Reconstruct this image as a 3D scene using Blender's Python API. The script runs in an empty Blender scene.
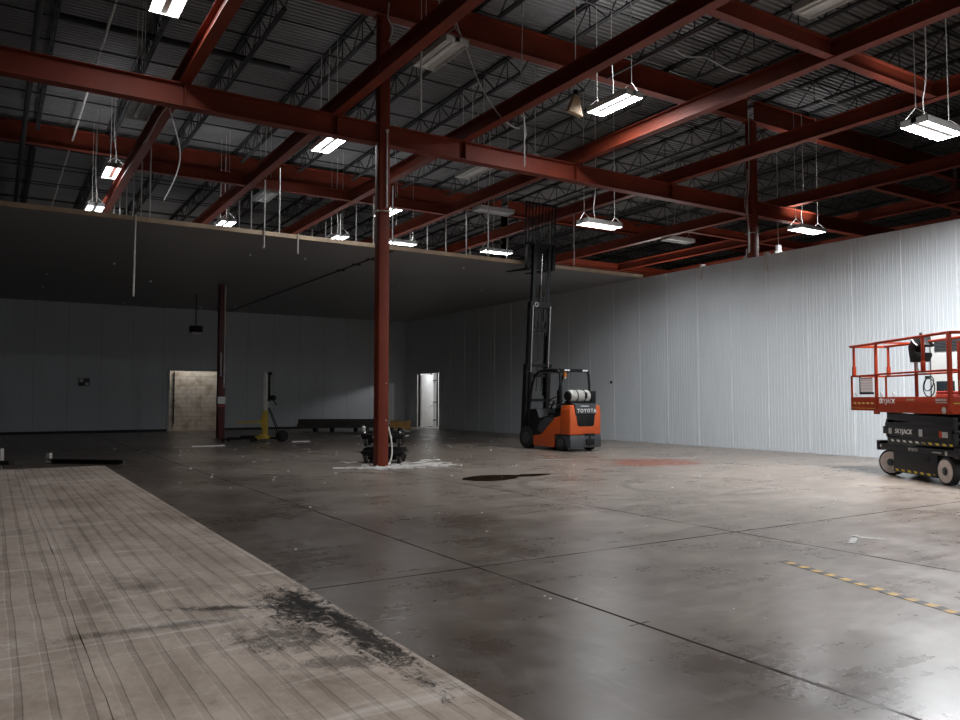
import bpy, bmesh, math, random
from mathutils import Vector, Matrix
random.seed(7)
C = bpy.context.scene.collection
R = math.radians

# ------------------------------------------------------------------ materials
def new_mat(name):
    m = bpy.data.materials.new(name); m.use_nodes = True
    nt = m.node_tree; b = nt.nodes['Principled BSDF']
    return m, nt, b

def N(nt, typ, **kw):
    n = nt.nodes.new(typ)
    for k, v in kw.items(): setattr(n, k, v)
    return n

def mat(name, col, rough=.5, metal=0., var=.12, scale=4., bump=0., coat=0., spec=None):
    """plain painted / metal surface with slight procedural mottling"""
    m, nt, b = new_mat(name)
    tc = N(nt, 'ShaderNodeTexCoord'); no = N(nt, 'ShaderNodeTexNoise')
    no.inputs['Scale'].default_value = scale; no.inputs['Detail'].default_value = 6
    nt.links.new(tc.outputs['Object'], no.inputs['Vector'])
    cr = N(nt, 'ShaderNodeValToRGB')
    cr.color_ramp.elements[0].position = .3; cr.color_ramp.elements[1].position = .72
    cr.color_ramp.elements[0].color = tuple(c*(1-var) for c in col)+(1,)
    cr.color_ramp.elements[1].color = tuple(min(1, c*(1+var)) for c in col)+(1,)
    nt.links.new(no.outputs['Fac'], cr.inputs['Fac'])
    nt.links.new(cr.outputs['Color'], b.inputs['Base Color'])
    b.inputs['Roughness'].default_value = rough; b.inputs['Metallic'].default_value = metal
    if spec is not None: b.inputs['Specular IOR Level'].default_value = spec
    if coat: b.inputs['Coat Weight'].default_value = coat
    if bump:
        bp = N(nt, 'ShaderNodeBump'); bp.inputs['Strength'].default_value = bump; bp.inputs['Distance'].default_value = .01
        nt.links.new(no.outputs['Fac'], bp.inputs['Height']); nt.links.new(bp.outputs['Normal'], b.inputs['Normal'])
    return m

def emit_mat(name, col, strength):
    m, nt, b = new_mat(name)
    b.inputs['Base Color'].default_value = (.8, .8, .8, 1)
    b.inputs['Emission Color'].default_value = col+(1,); b.inputs['Emission Strength'].default_value = strength
    return m

def math_node(nt, op, a, b=None, c=None):
    n = N(nt, 'ShaderNodeMath', operation=op)
    for i, v in enumerate((a, b, c)):
        if v is None: continue
        if isinstance(v, (int, float)): n.inputs[i].default_value = v
        else: nt.links.new(v, n.inputs[i])
    return n.outputs[0]

def smooth(nt, v, lo, hi, a=0., b=1.):
    n = N(nt, 'ShaderNodeMapRange', interpolation_type='SMOOTHSTEP')
    nt.links.new(v, n.inputs['Value'])
    n.inputs['From Min'].default_value = lo; n.inputs['From Max'].default_value = hi
    n.inputs['To Min'].default_value = a; n.inputs['To Max'].default_value = b
    return n.outputs['Result']

def mix(nt, fac, a, b):
    n = N(nt, 'ShaderNodeMix', data_type='RGBA')
    if isinstance(fac, (int, float)): n.inputs[0].default_value = fac
    else: nt.links.new(fac, n.inputs[0])
    for i, v in ((6, a), (7, b)):
        if isinstance(v, tuple): n.inputs[i].default_value = v+(1,) if len(v) == 3 else v
        else: nt.links.new(v, n.inputs[i])
    return n.outputs[2]

def noise(nt, vec, scale, detail=5, rough=.55, dist=0.):
    n = N(nt, 'ShaderNodeTexNoise')
    n.inputs['Scale'].default_value = scale; n.inputs['Detail'].default_value = detail
    n.inputs['Roughness'].default_value = rough; n.inputs['Distortion'].default_value = dist
    nt.links.new(vec, n.inputs['Vector']); return n.outputs['Fac']

def mapped(nt, vec, scale=(1, 1, 1), loc=(0, 0, 0), rot=(0, 0, 0)):
    n = N(nt, 'ShaderNodeMapping'); nt.links.new(vec, n.inputs['Vector'])
    n.inputs['Scale'].default_value = scale; n.inputs['Location'].default_value = loc; n.inputs['Rotation'].default_value = rot
    return n.outputs['Vector']

M = {}
M['red'] = mat('red_oxide_steel', (.160, .025, .010), .6, 0, .22, 1.3, spec=.3)
M['dark_red'] = mat('dark_red_steel', (.10, .020, .018), .5, 0, .25, 1.3)
M['joist'] = mat('dark_grey_joist_paint', (.014, .013, .013), .7, 0, .3, 2)
M['joist_red'] = mat('primer_joist_paint', (.05, .022, .02), .6, 0, .3, 2)
M['deck'] = mat('galvanised_deck', (.17, .165, .162), .5, .2, .16, .9)
M['white_metal'] = mat('white_enamel', (.62, .62, .60), .4, 0, .06, 3)
M['galv'] = mat('galvanised_wire', (.52, .51, .48), .45, .3, .1, 6)
M['conduit'] = mat('pale_conduit', (.58, .55, .52), .4, .2, .08, 6)
M['black'] = mat('black_paint', (.009, .009, .010), .5, 0, .3, 5, spec=.22)
M['rubber'] = mat('black_rubber', (.011, .011, .011), .8, 0, .3, 9)
M['chrome'] = mat('polished_rod', (.62, .62, .62), .25, 1., .05, 3)
M['orange'] = mat('orange_body_paint', (.56, .085, .012), .42, 0, .08, 3, coat=.15)
M['lift_red'] = mat('scissor_orange_red', (.29, .028, .006), .5, 0, .12, 3, spec=.25)
M['dark_grey'] = mat('charcoal_plastic', (.045, .05, .055), .5, 0, .2, 5)
M['lift_grey'] = mat('scissor_charcoal', (.013, .013, .015), .45, 0, .2, 4, spec=.3)
M['tank'] = mat('tank_aluminium', (.50, .49, .46), .45, .35, .15, 8)
M['rim'] = mat('pale_wheel', (.50, .42, .38), .55, 0, .15, 12)
M['letter'] = mat('white_lettering', (.78, .78, .78), .5, 0, .03, 3)
M['yellow'] = mat('yellow_paint', (.40, .28, .035), .5, 0, .15, 6)
M['amber'] = mat('amber_lens', (.7, .22, .03), .3, 0, .05, 3)
M['silver'] = mat('silver_mast', (.42, .43, .43), .4, .5, .1, 6)
M['wood_trim'] = mat('pale_timber', (.48, .36, .25), .7, 0, .25, 2.2)
M['wood'] = mat('tan_wood', (.74, .42, .15), .65, 0, .25, 5)
M['foam'] = mat('white_foam', (.84, .82, .79), .8, 0, .08, 9)
M['bundle'] = mat('dark_bundle', (.09, .08, .074), .7, 0, .3, 2)
M['tan_sheet'] = mat('tan_sheet', (.42, .30, .19), .7, 0, .15, 9)
M['red_box'] = mat('red_enamel', (.33, .03, .02), .4, 0, .1, 6)
M['dark_glass'] = mat('dark_glass', (.02, .025, .03), .15, 0, .1, 4)
M['puddle'] = mat('wet_dark_concrete', (.014, .009, .006), .9, 0, .5, 5, spec=0.)
M['worn_paint'] = mat('worn_floor_paint', (.36, .345, .33), .6, 0, .35, 9)
M['tube_on'] = emit_mat('lit_fluorescent_tube', (.93, .97, 1.), 16.)
M['tube_off'] = mat('unlit_tube', (.75, .75, .74), .35, 0, .03, 3)

# insulated panel: off white, faintly dirty
def panel_mat(name, col, rough):
    m, nt, b = new_mat(name)
    tc = N(nt, 'ShaderNodeTexCoord'); o = tc.outputs['Object']
    n1 = noise(nt, mapped(nt, o, (.6, .6, .25)), 1.2, 5)
    n2 = noise(nt, mapped(nt, o, (6, 6, .35)), 2., 4)
    f = math_node(nt, 'ADD', math_node(nt, 'MULTIPLY', n1, .6), math_node(nt, 'MULTIPLY', n2, .4))
    c = mix(nt, smooth(nt, f, .35, .65), tuple(x*.94 for x in col), tuple(min(1, x*1.03) for x in col))
    nt.links.new(c, b.inputs['Base Color']); b.inputs['Roughness'].default_value = rough
    return m
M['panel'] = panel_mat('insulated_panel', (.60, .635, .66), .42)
M['panel_dark'] = panel_mat('shaded_insulated_panel', (.29, .29, .295), .5)  # same panels as the walls, with the ceiling's shade put into a darker colour
M['seam'] = mat('dark_joint', (.03, .03, .03), .7)
M['pale_strip'] = mat('pale_joint_strip', (.72, .74, .76), .5)

# block wall seen through the doorway
def block_mat():
    m, nt, b = new_mat('painted_block_wall')
    tc = N(nt, 'ShaderNodeTexCoord')
    br = N(nt, 'ShaderNodeTexBrick'); nt.links.new(mapped(nt, tc.outputs['Object'], (1, 1, 1), rot=(R(90), 0, 0)), br.inputs['Vector'])
    br.inputs['Scale'].default_value = 1.; br.inputs['Brick Width'].default_value = .4; br.inputs['Row Height'].default_value = .2
    br.inputs['Mortar Size'].default_value = .012
    br.inputs['Color1'].default_value = (.60, .54, .46, 1); br.inputs['Color2'].default_value = (.56, .50, .43, 1); br.inputs['Mortar'].default_value = (.40, .35, .29, 1)
    n = noise(nt, tc.outputs['Object'], 2.2, 6)
    c = mix(nt, smooth(nt, n, .42, .7), br.outputs['Color'], (.33, .26, .19))
    nt.links.new(c, b.inputs['Base Color']); b.inputs['Roughness'].default_value = .8
    return m
M['block'] = block_mat()

def floor_mat():
    m, nt, b = new_mat('sealed_concrete')
    tc = N(nt, 'ShaderNodeTexCoord'); o = tc.outputs['Object']
    sep = N(nt, 'ShaderNodeSeparateXYZ'); nt.links.new(o, sep.inputs[0]); X, Y = sep.outputs[0], sep.outputs[1]
    big = noise(nt, o, .22, 6, .6, .4)
    mid = noise(nt, mapped(nt, o, (1, .7, 1), rot=(0, 0, .5)), 1.1, 7, .6, .35)
    fine = noise(nt, o, 9., 8, .7)
    streak = noise(nt, mapped(nt, o, (.5, 5., 1), rot=(0, 0, -.55)), 1.4, 6, .6, .3)
    f = math_node(nt, 'ADD', math_node(nt, 'MULTIPLY', big, .35), math_node(nt, 'ADD', math_node(nt, 'MULTIPLY', mid, .32), math_node(nt, 'ADD', math_node(nt, 'MULTIPLY', fine, .15), math_node(nt, 'MULTIPLY', streak, .18))))
    c = mix(nt, smooth(nt, f, .33, .68), (.148, .112, .088), (.345, .287, .245))
    mot = noise(nt, mapped(nt, o, (.8, 2.0, 1), rot=(0, 0, -.55)), 2.4, 9, .68, .5)
    c = mix(nt, smooth(nt, mot, .36, .66, .42, 0.), c, (.075, .058, .046))
    c = mix(nt, smooth(nt, noise(nt, mapped(nt, o, (1, 1.6, 1), loc=(7, 3, 0)), 1.6, 9, .66, .4), .50, .74, 0., .38), c, (.36, .32, .285))
    # concrete turns darker brown towards the panel stack
    brown_fade = smooth(nt, math_node(nt, 'ADD', X, math_node(nt, 'MULTIPLY', math_node(nt, 'SUBTRACT', big, .5), 6.)), 5.4, 2.0)
    c = mix(nt, math_node(nt, 'MULTIPLY', brown_fade, .82), c, mix(nt, smooth(nt, f, .35, .66), (.045, .030, .021), (.080, .058, .044)))
    # scraped paler marks
    sc = smooth(nt, noise(nt, mapped(nt, o, (1.2, .5, 1), rot=(0, 0, .9)), 2.6, 10, .75, 1.2), .45, .85)
    c = mix(nt, math_node(nt, 'MULTIPLY', sc, .34), c, (.36, .34, .32))
    dk = smooth(nt, noise(nt, mapped(nt, o, (.6, 2.2, 1), loc=(3, 1, 0), rot=(0, 0, -.3)), 1.7, 10, .75, .8), .48, .86)
    c = mix(nt, math_node(nt, 'MULTIPLY', dk, .26), c, (.055, .046, .040))
    # turning tyre marks
    def ring(cx, cy, r, w):
        d = math_node(nt, 'SQRT', math_node(nt, 'ADD', math_node(nt, 'POWER', math_node(nt, 'SUBTRACT', X, cx), 2.), math_node(nt, 'POWER', math_node(nt, 'SUBTRACT', Y, cy), 2.)))
        return smooth(nt, math_node(nt, 'ABSOLUTE', math_node(nt, 'SUBTRACT', d, r)), w, w*.4)
    for cx, cy, r, w in ((8.6, 9.6, 1.5, .12), (8.6, 9.6, 1.95, .10), (9.6, 8.7, 1.2, .1)):
        c = mix(nt, math_node(nt, 'MULTIPLY', math_node(nt, 'MULTIPLY', ring(cx, cy, r, w), smooth(nt, mid, .42, .6)), .55), c, (.06, .05, .045))
    # red paint stain beside the truck
    dx = math_node(nt, 'MULTIPLY', math_node(nt, 'SUBTRACT', X, 12.3), .75); dy = math_node(nt, 'MULTIPLY', math_node(nt, 'SUBTRACT', Y, 12.45), .95)
    dd = math_node(nt, 'SQRT', math_node(nt, 'ADD', math_node(nt, 'POWER', dx, 2.), math_node(nt, 'POWER', dy, 2.)))
    st = smooth(nt, math_node(nt, 'ADD', dd, math_node(nt, 'MULTIPLY', math_node(nt, 'SUBTRACT', mid, .5), 1.6)), 1.05, .55)
    c = mix(nt, math_node(nt, 'MULTIPLY', st, .82), c, (.22, .055, .026))
    # sawn control joints
    def joint(v, at, per, wob):
        w = math_node(nt, 'MULTIPLY', math_node(nt, 'SUBTRACT', noise(nt, o, .8, 2), .5), wob)
        a = math_node(nt, 'ADD', math_node(nt, 'SUBTRACT', v, at-per/2), w)
        p = math_node(nt, 'ABSOLUTE', math_node(nt, 'SUBTRACT', math_node(nt, 'MODULO', math_node(nt, 'ADD', a, per*20), per), per/2))
        return smooth(nt, p, .019, .008)
    j = math_node(nt, 'MAXIMUM', math_node(nt, 'MULTIPLY', joint(X, 3.42, 3.17, .02), smooth(nt, X, 9.6, 7.6, .25, 1.)), math_node(nt, 'MULTIPLY', joint(Y, 5.5, 9.1, .03), smooth(nt, Y, 9., 7., .3, 1.)))
    j = math_node(nt, 'MULTIPLY', j, smooth(nt, noise(nt, o, 1.6, 5), .30, .55, .45, 1.))
    c = mix(nt, math_node(nt, 'MULTIPLY', j, .95), c, (.020, .017, .015))
    nt.links.new(c, b.inputs['Base Color'])
    rg = smooth(nt, math_node(nt, 'ADD', math_node(nt, 'MULTIPLY', mid, .5), math_node(nt, 'ADD', math_node(nt, 'MULTIPLY', streak, .3), math_node(nt, 'MULTIPLY', fine, .2))), .30, .70, .23, .38)
    rg = math_node(nt, 'MAXIMUM', rg, j); nt.links.new(math_node(nt, 'MULTIPLY', math_node(nt, 'SUBTRACT', 1., j), .5), b.inputs['Specular IOR Level'])
    nt.links.new(rg, b.inputs['Roughness'])
    bp = N(nt, 'ShaderNodeBump'); bp.inputs['Strength'].default_value = .04; bp.inputs['Distance'].default_value = .006
    h = math_node(nt, 'SUBTRACT', math_node(nt, 'ADD', mid, math_node(nt, 'MULTIPLY', fine, .4)), math_node(nt, 'MULTIPLY', j, .3))
    nt.links.new(h, bp.inputs['Height']); nt.links.new(bp.outputs['Normal'], b.inputs['Normal'])
    return m
M['floor'] = floor_mat()

def slab_mat():
    m, nt, b = new_mat('dirty_ribbed_panel')
    tc = N(nt, 'ShaderNodeTexCoord'); o = tc.outputs['Object']
    sep = N(nt, 'ShaderNodeSeparateXYZ'); nt.links.new(o, sep.inputs[0]); X, Y = sep.outputs[0], sep.outputs[1]
    per = .118
    wob = math_node(nt, 'MULTIPLY', math_node(nt, 'SUBTRACT', noise(nt, o, .9, 3), .5), .03)
    p = math_node(nt, 'ABSOLUTE', math_node(nt, 'SUBTRACT', math_node(nt, 'MODULO', math_node(nt, 'ADD', math_node(nt, 'ADD', X, 20.), wob), per), per/2))
    rib = smooth(nt, p, .019, .012)
    n1 = noise(nt, o, .9, 8, .62, .5); n2 = noise(nt, mapped(nt, o, (1, .35, 1)), 3.2, 9, .7, .4); n3 = noise(nt, o, 22, 6, .7)
    f = math_node(nt, 'ADD', math_node(nt, 'MULTIPLY', n1, .45), math_node(nt, 'ADD', math_node(nt, 'MULTIPLY', n2, .4), math_node(nt, 'MULTIPLY', n3, .15)))
    c = mix(nt, smooth(nt, f, .33, .67), (.235, .178, .135), (.52, .43, .365))
    fade = smooth(nt, n2, .30, .62, 1., .25)
    c = mix(nt, math_node(nt, 'MULTIPLY', math_node(nt, 'MULTIPLY', rib, fade), .52), c, (.135, .100, .076))
    # pale scuffs across
    sc = smooth(nt, noise(nt, mapped(nt, o, (.35, 2.4, 1), rot=(0, 0, .25)), 2.2, 10, .72, 1.), .52, .70)
    c = mix(nt, math_node(nt, 'MULTIPLY', sc, .7), c, (.64, .58, .53))
    # brown dirt
    bd = smooth(nt, noise(nt, mapped(nt, o, (1.3, .8, 1), loc=(4, 2, 0)), 1.9, 10, .75, .8), .50, .74)
    c = mix(nt, math_node(nt, 'MULTIPLY', bd, .75), c, (.115, .078, .055))
    # black tar stains
    def blot(cx, cy, sx, sy, rot, amt, lo, hi):
        v = N(nt, 'ShaderNodeVectorMath', operation='SUBTRACT'); nt.links.new(o, v.inputs[0]); v.inputs[1].default_value = (cx, cy, 0)
        v2 = mapped(nt, v.outputs[0], (1, 1, 0), rot=(0, 0, rot)); v3 = mapped(nt, v2, (1/sx, 1/sy, 0))
        ln = N(nt, 'ShaderNodeVectorMath', operation='LENGTH'); nt.links.new(v3, ln.inputs[0])
        return math_node(nt, 'MULTIPLY', smooth(nt, math_node(nt, 'ADD', ln.outputs['Value'], math_node(nt, 'MULTIPLY', math_node(nt, 'SUBTRACT', noise(nt, mapped(nt, o, (1.6, 1, 1), rot=(0, 0, .5)), 8., 12, .86, .9), .5), 6.5)), hi, lo), amt)
    tot = None
    for a in STAINS:
        bl = blot(*a); c = mix(nt, bl, c, (.009, .007, .006)); tot = math_node(nt, 'MAXIMUM', tot, bl) if tot is not None else bl
    nt.links.new(c, b.inputs['Base Color']); nt.links.new(smooth(nt, tot, 0., 1., .55, .95), b.inputs['Roughness']); b.inputs['Specular IOR Level'].default_value = .3
    bp = N(nt, 'ShaderNodeBump'); bp.inputs['Strength'].default_value = .5; bp.inputs['Distance'].default_value = .006
    nt.links.new(math_node(nt, 'SUBTRACT', math_node(nt, 'MULTIPLY', n2, .6), rib), bp.inputs['Height']); nt.links.new(bp.outputs['Normal'], b.inputs['Normal'])
    return m
STAINS = [(1.52, 4.35, .17, .42, .05, .97, .5, 1.3), (1.60, 3.75, .10, .75, .03, .95, .5, 1.3), (1.30, 3.85, .28, .26, .2, .7, .2, 1.3), (1.15, 4.55, .30, .05, .4, .8, .3, 1.4), (1.35, 3.35, .22, .10, .3, .6, .2, 1.3), (.75, 4.35, .55, .06, .1, .5, .2, 1.4), (.85, 5.35, .25, .12, 0, .35, .2, 1.4)]
M['slab'] = slab_mat()

def stripe_mat(name, c1, c2, per, worn=0., angle=0., axis=0):
    m, nt, b = new_mat(name)
    tc = N(nt, 'ShaderNodeTexCoord'); o = tc.outputs['Object']
    v = mapped(nt, o, rot=(0, angle if axis else 0, 0 if axis else angle)); sep = N(nt, 'ShaderNodeSeparateXYZ'); nt.links.new(v, sep.inputs[0])
    s = math_node(nt, 'GREATER_THAN', math_node(nt, 'MODULO', math_node(nt, 'ADD', sep.outputs[0], 50.), per), per*.5)
    c = mix(nt, s, c1, c2)
    if worn:
        c = mix(nt, math_node(nt, 'MULTIPLY', smooth(nt, noise(nt, o, 14, 8, .75), .45, .62), worn), c, (.15, .13, .115))
    nt.links.new(c, b.inputs['Base Color']); b.inputs['Roughness'].default_value = .6
    return m
M['tape'] = stripe_mat('worn_hazard_tape', (.62, .36, .05), (.035, .03, .028), .155, .72)
M['hazard'] = stripe_mat('hazard_stripe', (.60, .42, .03), (.015, .015, .015), .13, 0., .8, 1)
M['hazard_pale'] = stripe_mat('pale_hazard_stripe', (.62, .60, .52), (.015, .015, .015), .13, 0., .8, 1)
M['hazard_red'] = stripe_mat('hazard_on_red', (.62, .40, .10), (.30, .04, .012), .11, 0., .8, 1)

def card_mat():
    m, nt, b = new_mat('chart_card')
    tc = N(nt, 'ShaderNodeTexCoord'); sep = N(nt, 'ShaderNodeSeparateXYZ'); nt.links.new(tc.outputs['Object'], sep.inputs[0])
    def cell(v, p):
        return math_node(nt, 'ABSOLUTE', math_node(nt, 'SUBTRACT', math_node(nt, 'MODULO', math_node(nt, 'ADD', v, 10.), p), p/2))
    d = math_node(nt, 'MAXIMUM', cell(sep.outputs[0], .075), cell(sep.outputs[2], .055))
    c = mix(nt, smooth(nt, d, .015, .009), (.74, .74, .74), (.55, .14, .14))
    nt.links.new(c, b.inputs['Base Color']); b.inputs['Roughness'].default_value = .6
    return m
M['card'] = card_mat()

# ------------------------------------------------------------------ mesh helpers
class MB:
    def __init__(s): s.bm = bmesh.new()
    def _xf(s, vs, mx):
        if mx is not None:
            for v in vs: v.co = mx @ v.co
    def box(s, x0, x1, y0, y1, z0, z1, mx=None):
        r = bmesh.ops.create_cube(s.bm, size=1.)
        for v in r['verts']:
            v.co = Vector(((x0+x1)/2+v.co.x*(x1-x0), (y0+y1)/2+v.co.y*(y1-y0), (z0+z1)/2+v.co.z*(z1-z0)))
        s._xf(r['verts'], mx); return s
    def cyl(s, p0, p1, r, seg=12, r2=None, caps=True):
        p0, p1 = Vector(p0), Vector(p1); d = p1-p0
        q = d.to_track_quat('Z', 'Y').to_matrix().to_4x4()
        g = bmesh.ops.create_cone(s.bm, cap_ends=caps, segments=seg, radius1=r, radius2=r if r2 is None else r2, depth=d.length)
        s._xf(g['verts'], Matrix.Translation((p0+p1)/2) @ q); return s
    def bar(s, p0, p1, w, h=None, roll=0.):
        """rectangular bar between two points (w across, h along local up)"""
        h = h or w; p0, p1 = Vector(p0), Vector(p1); d = p1-p0
        z = d.normalized(); up = Vector((0, 0, 1)) if abs(z.z) < .95 else Vector((0, 1, 0))
        x = up.cross(z).normalized(); y = z.cross(x)
        mx = Matrix((x, y, z)).transposed().to_4x4(); mx.translation = (p0+p1)/2
        if roll: mx = mx @ Matrix.Rotation(roll, 4, 'Z')
        return s.box(-w/2, w/2, -h/2, h/2, -d.length/2, d.length/2, mx)
    def sphere(s, c, r, seg=10, sc=(1, 1, 1)):
        g = bmesh.ops.create_uvsphere(s.bm, u_segments=seg, v_segments=max(6, seg//2+1), radius=r)
        for v in g['verts']: v.co = Vector((v.co.x*sc[0]+c[0], v.co.y*sc[1]+c[1], v.co.z*sc[2]+c[2]))
        return s
    def torus(s, c, R_, r, mx=None, seg=28, sg=8):
        vs = []
        for i in range(seg):
            a = 2*math.pi*i/seg; row = []
            for j in range(sg):
                b = 2*math.pi*j/sg
                row.append(s.bm.verts.new(((R_+r*math.cos(b))*math.cos(a), (R_+r*math.cos(b))*math.sin(a), r*math.sin(b))))
            vs.append(row)
        for i in range(seg):
            for j in range(sg):
                s.bm.faces.new((vs[i][j], vs[(i+1) % seg][j], vs[(i+1) % seg][(j+1) % sg], vs[i][(j+1) % sg]))
        T = Matrix.Translation(c) @ (mx or Matrix())
        for row in vs: s._xf(row, T)
        return s
    def prism(s, poly, a0, a1, axis):
        """closed polygon extruded along an axis. axis 'x': poly=(y,z); 'y': (x,z); 'z': (x,y)"""
        def P(p, a): return {'x': (a, p[0], p[1]), 'y': (p[0], a, p[1]), 'z': (p[0], p[1], a)}[axis]
        A = [s.bm.verts.new(P(p, a0)) for p in poly]; B = [s.bm.verts.new(P(p, a1)) for p in poly]
        n = len(poly)
        s.bm.faces.new(A); s.bm.faces.new(B[::-1])
        for i in range(n): s.bm.faces.new((A[i], B[i], B[(i+1) % n], A[(i+1) % n]))
        return s
    def ibeam(s, p0, length, axis, h, w, tf=.016, tw=.011):
        """I-section, p0 = centre of the bottom flange at the start"""
        hw, ht = w/2, tw/2
        pr = [(-hw, 0), (hw, 0), (hw, tf), (ht, tf), (ht, h-tf), (hw, h-tf), (hw, h), (-hw, h), (-hw, h-tf), (-ht, h-tf), (-ht, tf), (-hw, tf)]
        x, y, z = p0
        if axis == 'x': return s.prism([(y+a, z+b) for a, b in pr], x, x+length, 'x')
        return s.prism([(x+a, z+b) for a, b in pr], y, y+length, 'y')
    def tube(s, pts, r, seg=8):
        pts = [Vector(p) for p in pts]; rows = []
        for i, p in enumerate(pts):
            d = (pts[min(i+1, len(pts)-1)]-pts[max(i-1, 0)]).normalized()
            up = Vector((0, 0, 1)) if abs(d.z) < .9 else Vector((1, 0, 0))
            x = up.cross(d).normalized(); y = d.cross(x)
            rows.append([s.bm.verts.new(p+r*(math.cos(2*math.pi*k/seg)*x+math.sin(2*math.pi*k/seg)*y)) for k in range(seg)])
        for i in range(len(rows)-1):
            for k in range(seg):
                s.bm.faces.new((rows[i][k], rows[i][(k+1) % seg], rows[i+1][(k+1) % seg], rows[i+1][k]))
        s.bm.faces.new(rows[0][::-1]); s.bm.faces.new(rows[-1]); return s
    def build(s, name, m, parent=None, bevel=0., smooth_=True, mx=None):
        bm = s.bm
        if bevel:
            bmesh.ops.remove_doubles(bm, verts=bm.verts, dist=1e-5)
            ed = [e for e in bm.edges if len(e.link_faces) == 2 and e.calc_face_angle(0) > R(40)]
            bmesh.ops.bevel(bm, geom=ed, offset=bevel, segments=2, profile=.5, affect='EDGES', clamp_overlap=True)
        if mx is not None: bmesh.ops.transform(bm, matrix=mx, verts=bm.verts)
        bmesh.ops.recalc_face_normals(bm, faces=bm.faces)
        me = bpy.data.meshes.new(name); bm.to_mesh(me); bm.free()
        me.materials.append(m if not isinstance(m, str) else M[m])
        if smooth_:
            for p in me.polygons: p.use_smooth = True
            me.set_sharp_from_angle(angle=R(32))
        o = bpy.data.objects.new(name, me); C.objects.link(o)
        if parent is not None: o.parent = parent
        return o

def spline(pts, n=8):
    pts = [Vector(p) for p in pts]; out = []
    for i in range(len(pts)-1):
        p0, p1, p2, p3 = pts[max(i-1, 0)], pts[i], pts[i+1], pts[min(i+2, len(pts)-1)]
        for k in range(n):
            t = k/n
            out.append(.5*((2*p1)+(-p0+p2)*t+(2*p0-5*p1+4*p2-p3)*t*t+(-p0+3*p1-3*p2+p3)*t**3))
    out.append(pts[-1]); return out

def tag(o, label, cat, group=None, kind=None):
    o['label'] = label; o['category'] = cat
    if group: o['group'] = group
    if kind: o['kind'] = kind
    return o
def thing(name, label, cat, loc=(0, 0, 0), rz=0., group=None):
    o = bpy.data.objects.new(name, None); C.objects.link(o); o.empty_display_size = .1
    o.location = loc; o.rotation_euler = (0, 0, rz)
    return tag(o, label, cat, group)
def struct(o, label, cat='structure'):
    o['kind'] = 'structure'; o['label'] = label; o['category'] = cat; return o
def copy_tree(o, parent=None):
    c = o.copy(); C.objects.link(c)
    if parent is not None: c.parent = parent
    for ch in list(o.children): copy_tree(ch, c)
    return c
def text_obj(name, body, size, m, parent, loc, rot, extrude=.002, shear=0., bold=0., sx=1., sp=1.):
    cu = bpy.data.curves.new(name, 'FONT'); cu.body = body; cu.size = size; cu.extrude = extrude; cu.shear = shear; cu.offset = bold
    cu.space_character = sp; cu.align_x = 'CENTER'; cu.align_y = 'CENTER'; cu.resolution_u = 3
    t = bpy.data.objects.new(name+'_curve', cu); C.objects.link(t)
    bpy.context.view_layer.update()
    me = bpy.data.meshes.new_from_object(t.evaluated_get(bpy.context.evaluated_depsgraph_get()))
    bpy.data.objects.remove(t); me.materials.clear(); me.materials.append(M[m])
    o = bpy.data.objects.new(name, me); C.objects.link(o); o.parent = parent
    o.location = loc; o.rotation_euler = rot; o.scale = (sx, 1, 1)
    return o

# ------------------------------------------------------------------ camera
H = 1.38; F = 777.3
cam = bpy.data.cameras.new('camera'); co = bpy.data.objects.new('camera', cam); C.objects.link(co)
cam.sensor_fit = 'HORIZONTAL'; cam.sensor_width = 36; cam.lens = 36*F/960; cam.clip_start = .05; cam.clip_end = 300
co.location = (0, 0, H); co.rotation_euler = (R(90+2.88), 0, R(-32.14))
bpy.context.scene.camera = co
_y, _p = R(32.14), R(2.88)
FW = Vector((math.sin(_y)*math.cos(_p), math.cos(_y)*math.cos(_p), math.sin(_p))); RT = Vector((math.cos(_y), -math.sin(_y), 0)); UP = RT.cross(FW)
def in_view(p, pad=60):
    v = Vector(p)-Vector((0, 0, H)); w = v.dot(FW)
    if w < .1: return False
    px, py = 480+F*v.dot(RT)/w, 360-F*v.dot(UP)/w
    return -pad < px < 960+pad and -pad < py < 720+pad

# ------------------------------------------------------------------ setting
XW, YB, YE, ZC = 17.76, 35.38, 18.37, 5.30
DX0, DX1, DZ = 6.48, 8.50, 2.60          # doorway in the back wall
SY0, SY1, SZ = 31.80, 33.98, 2.62        # doorway in the right wall

fl = MB().box(-14, 74, -8, 68, -.15, 0).build('floor', 'floor'); struct(fl, 'stained sealed concrete warehouse floor with sawn joints', 'floor')

# right wall: vertical insulated panels with fine ribs, real profile
def wall_profile(a0, a1, first, pitch=1.2, rib=.1):
    pts = []; n = int(round((a1-a0)/rib))
    for i in range(n+1):
        a = a0+i*rib
        if a >= a1-.02: break
        pts += [(a, 0), (a+rib*.30, 0), (a+rib*.36, .007), (a+rib*.92, .007)]
    pts.append((a1, 0)); return pts
def wall_right():
    m = MB(); thick = .12
    def seg(y0, y1, z0, z1):
        pr = [(XW-d, a) for a, d in wall_profile(y0, y1, 0)]
        m.prism(pr+[(XW+thick, y1), (XW+thick, y0)], z0, z1, 'z')
    seg(-4., SY0, 0, ZC); seg(SY1, YB, 0, ZC); seg(SY0, SY1, SZ, ZC)
    o = m.build('wall_right', 'panel', smooth_=False)
    struct(o, 'tall pale ribbed insulated panel wall', 'wall')
    j = MB(); y = -3.2
    for k in range(33):
        yy = 9.95+1.226*(k-11)
        if -4 < yy < YB-.3 and not (SY0-.05 < yy < SY1+.05): j.box(XW-.016, XW, yy-.014, yy+.014, 0.02, ZC)
    js = j.build('joint_strip', 'pale_strip', o, smooth_=False)
wall_right()

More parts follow.
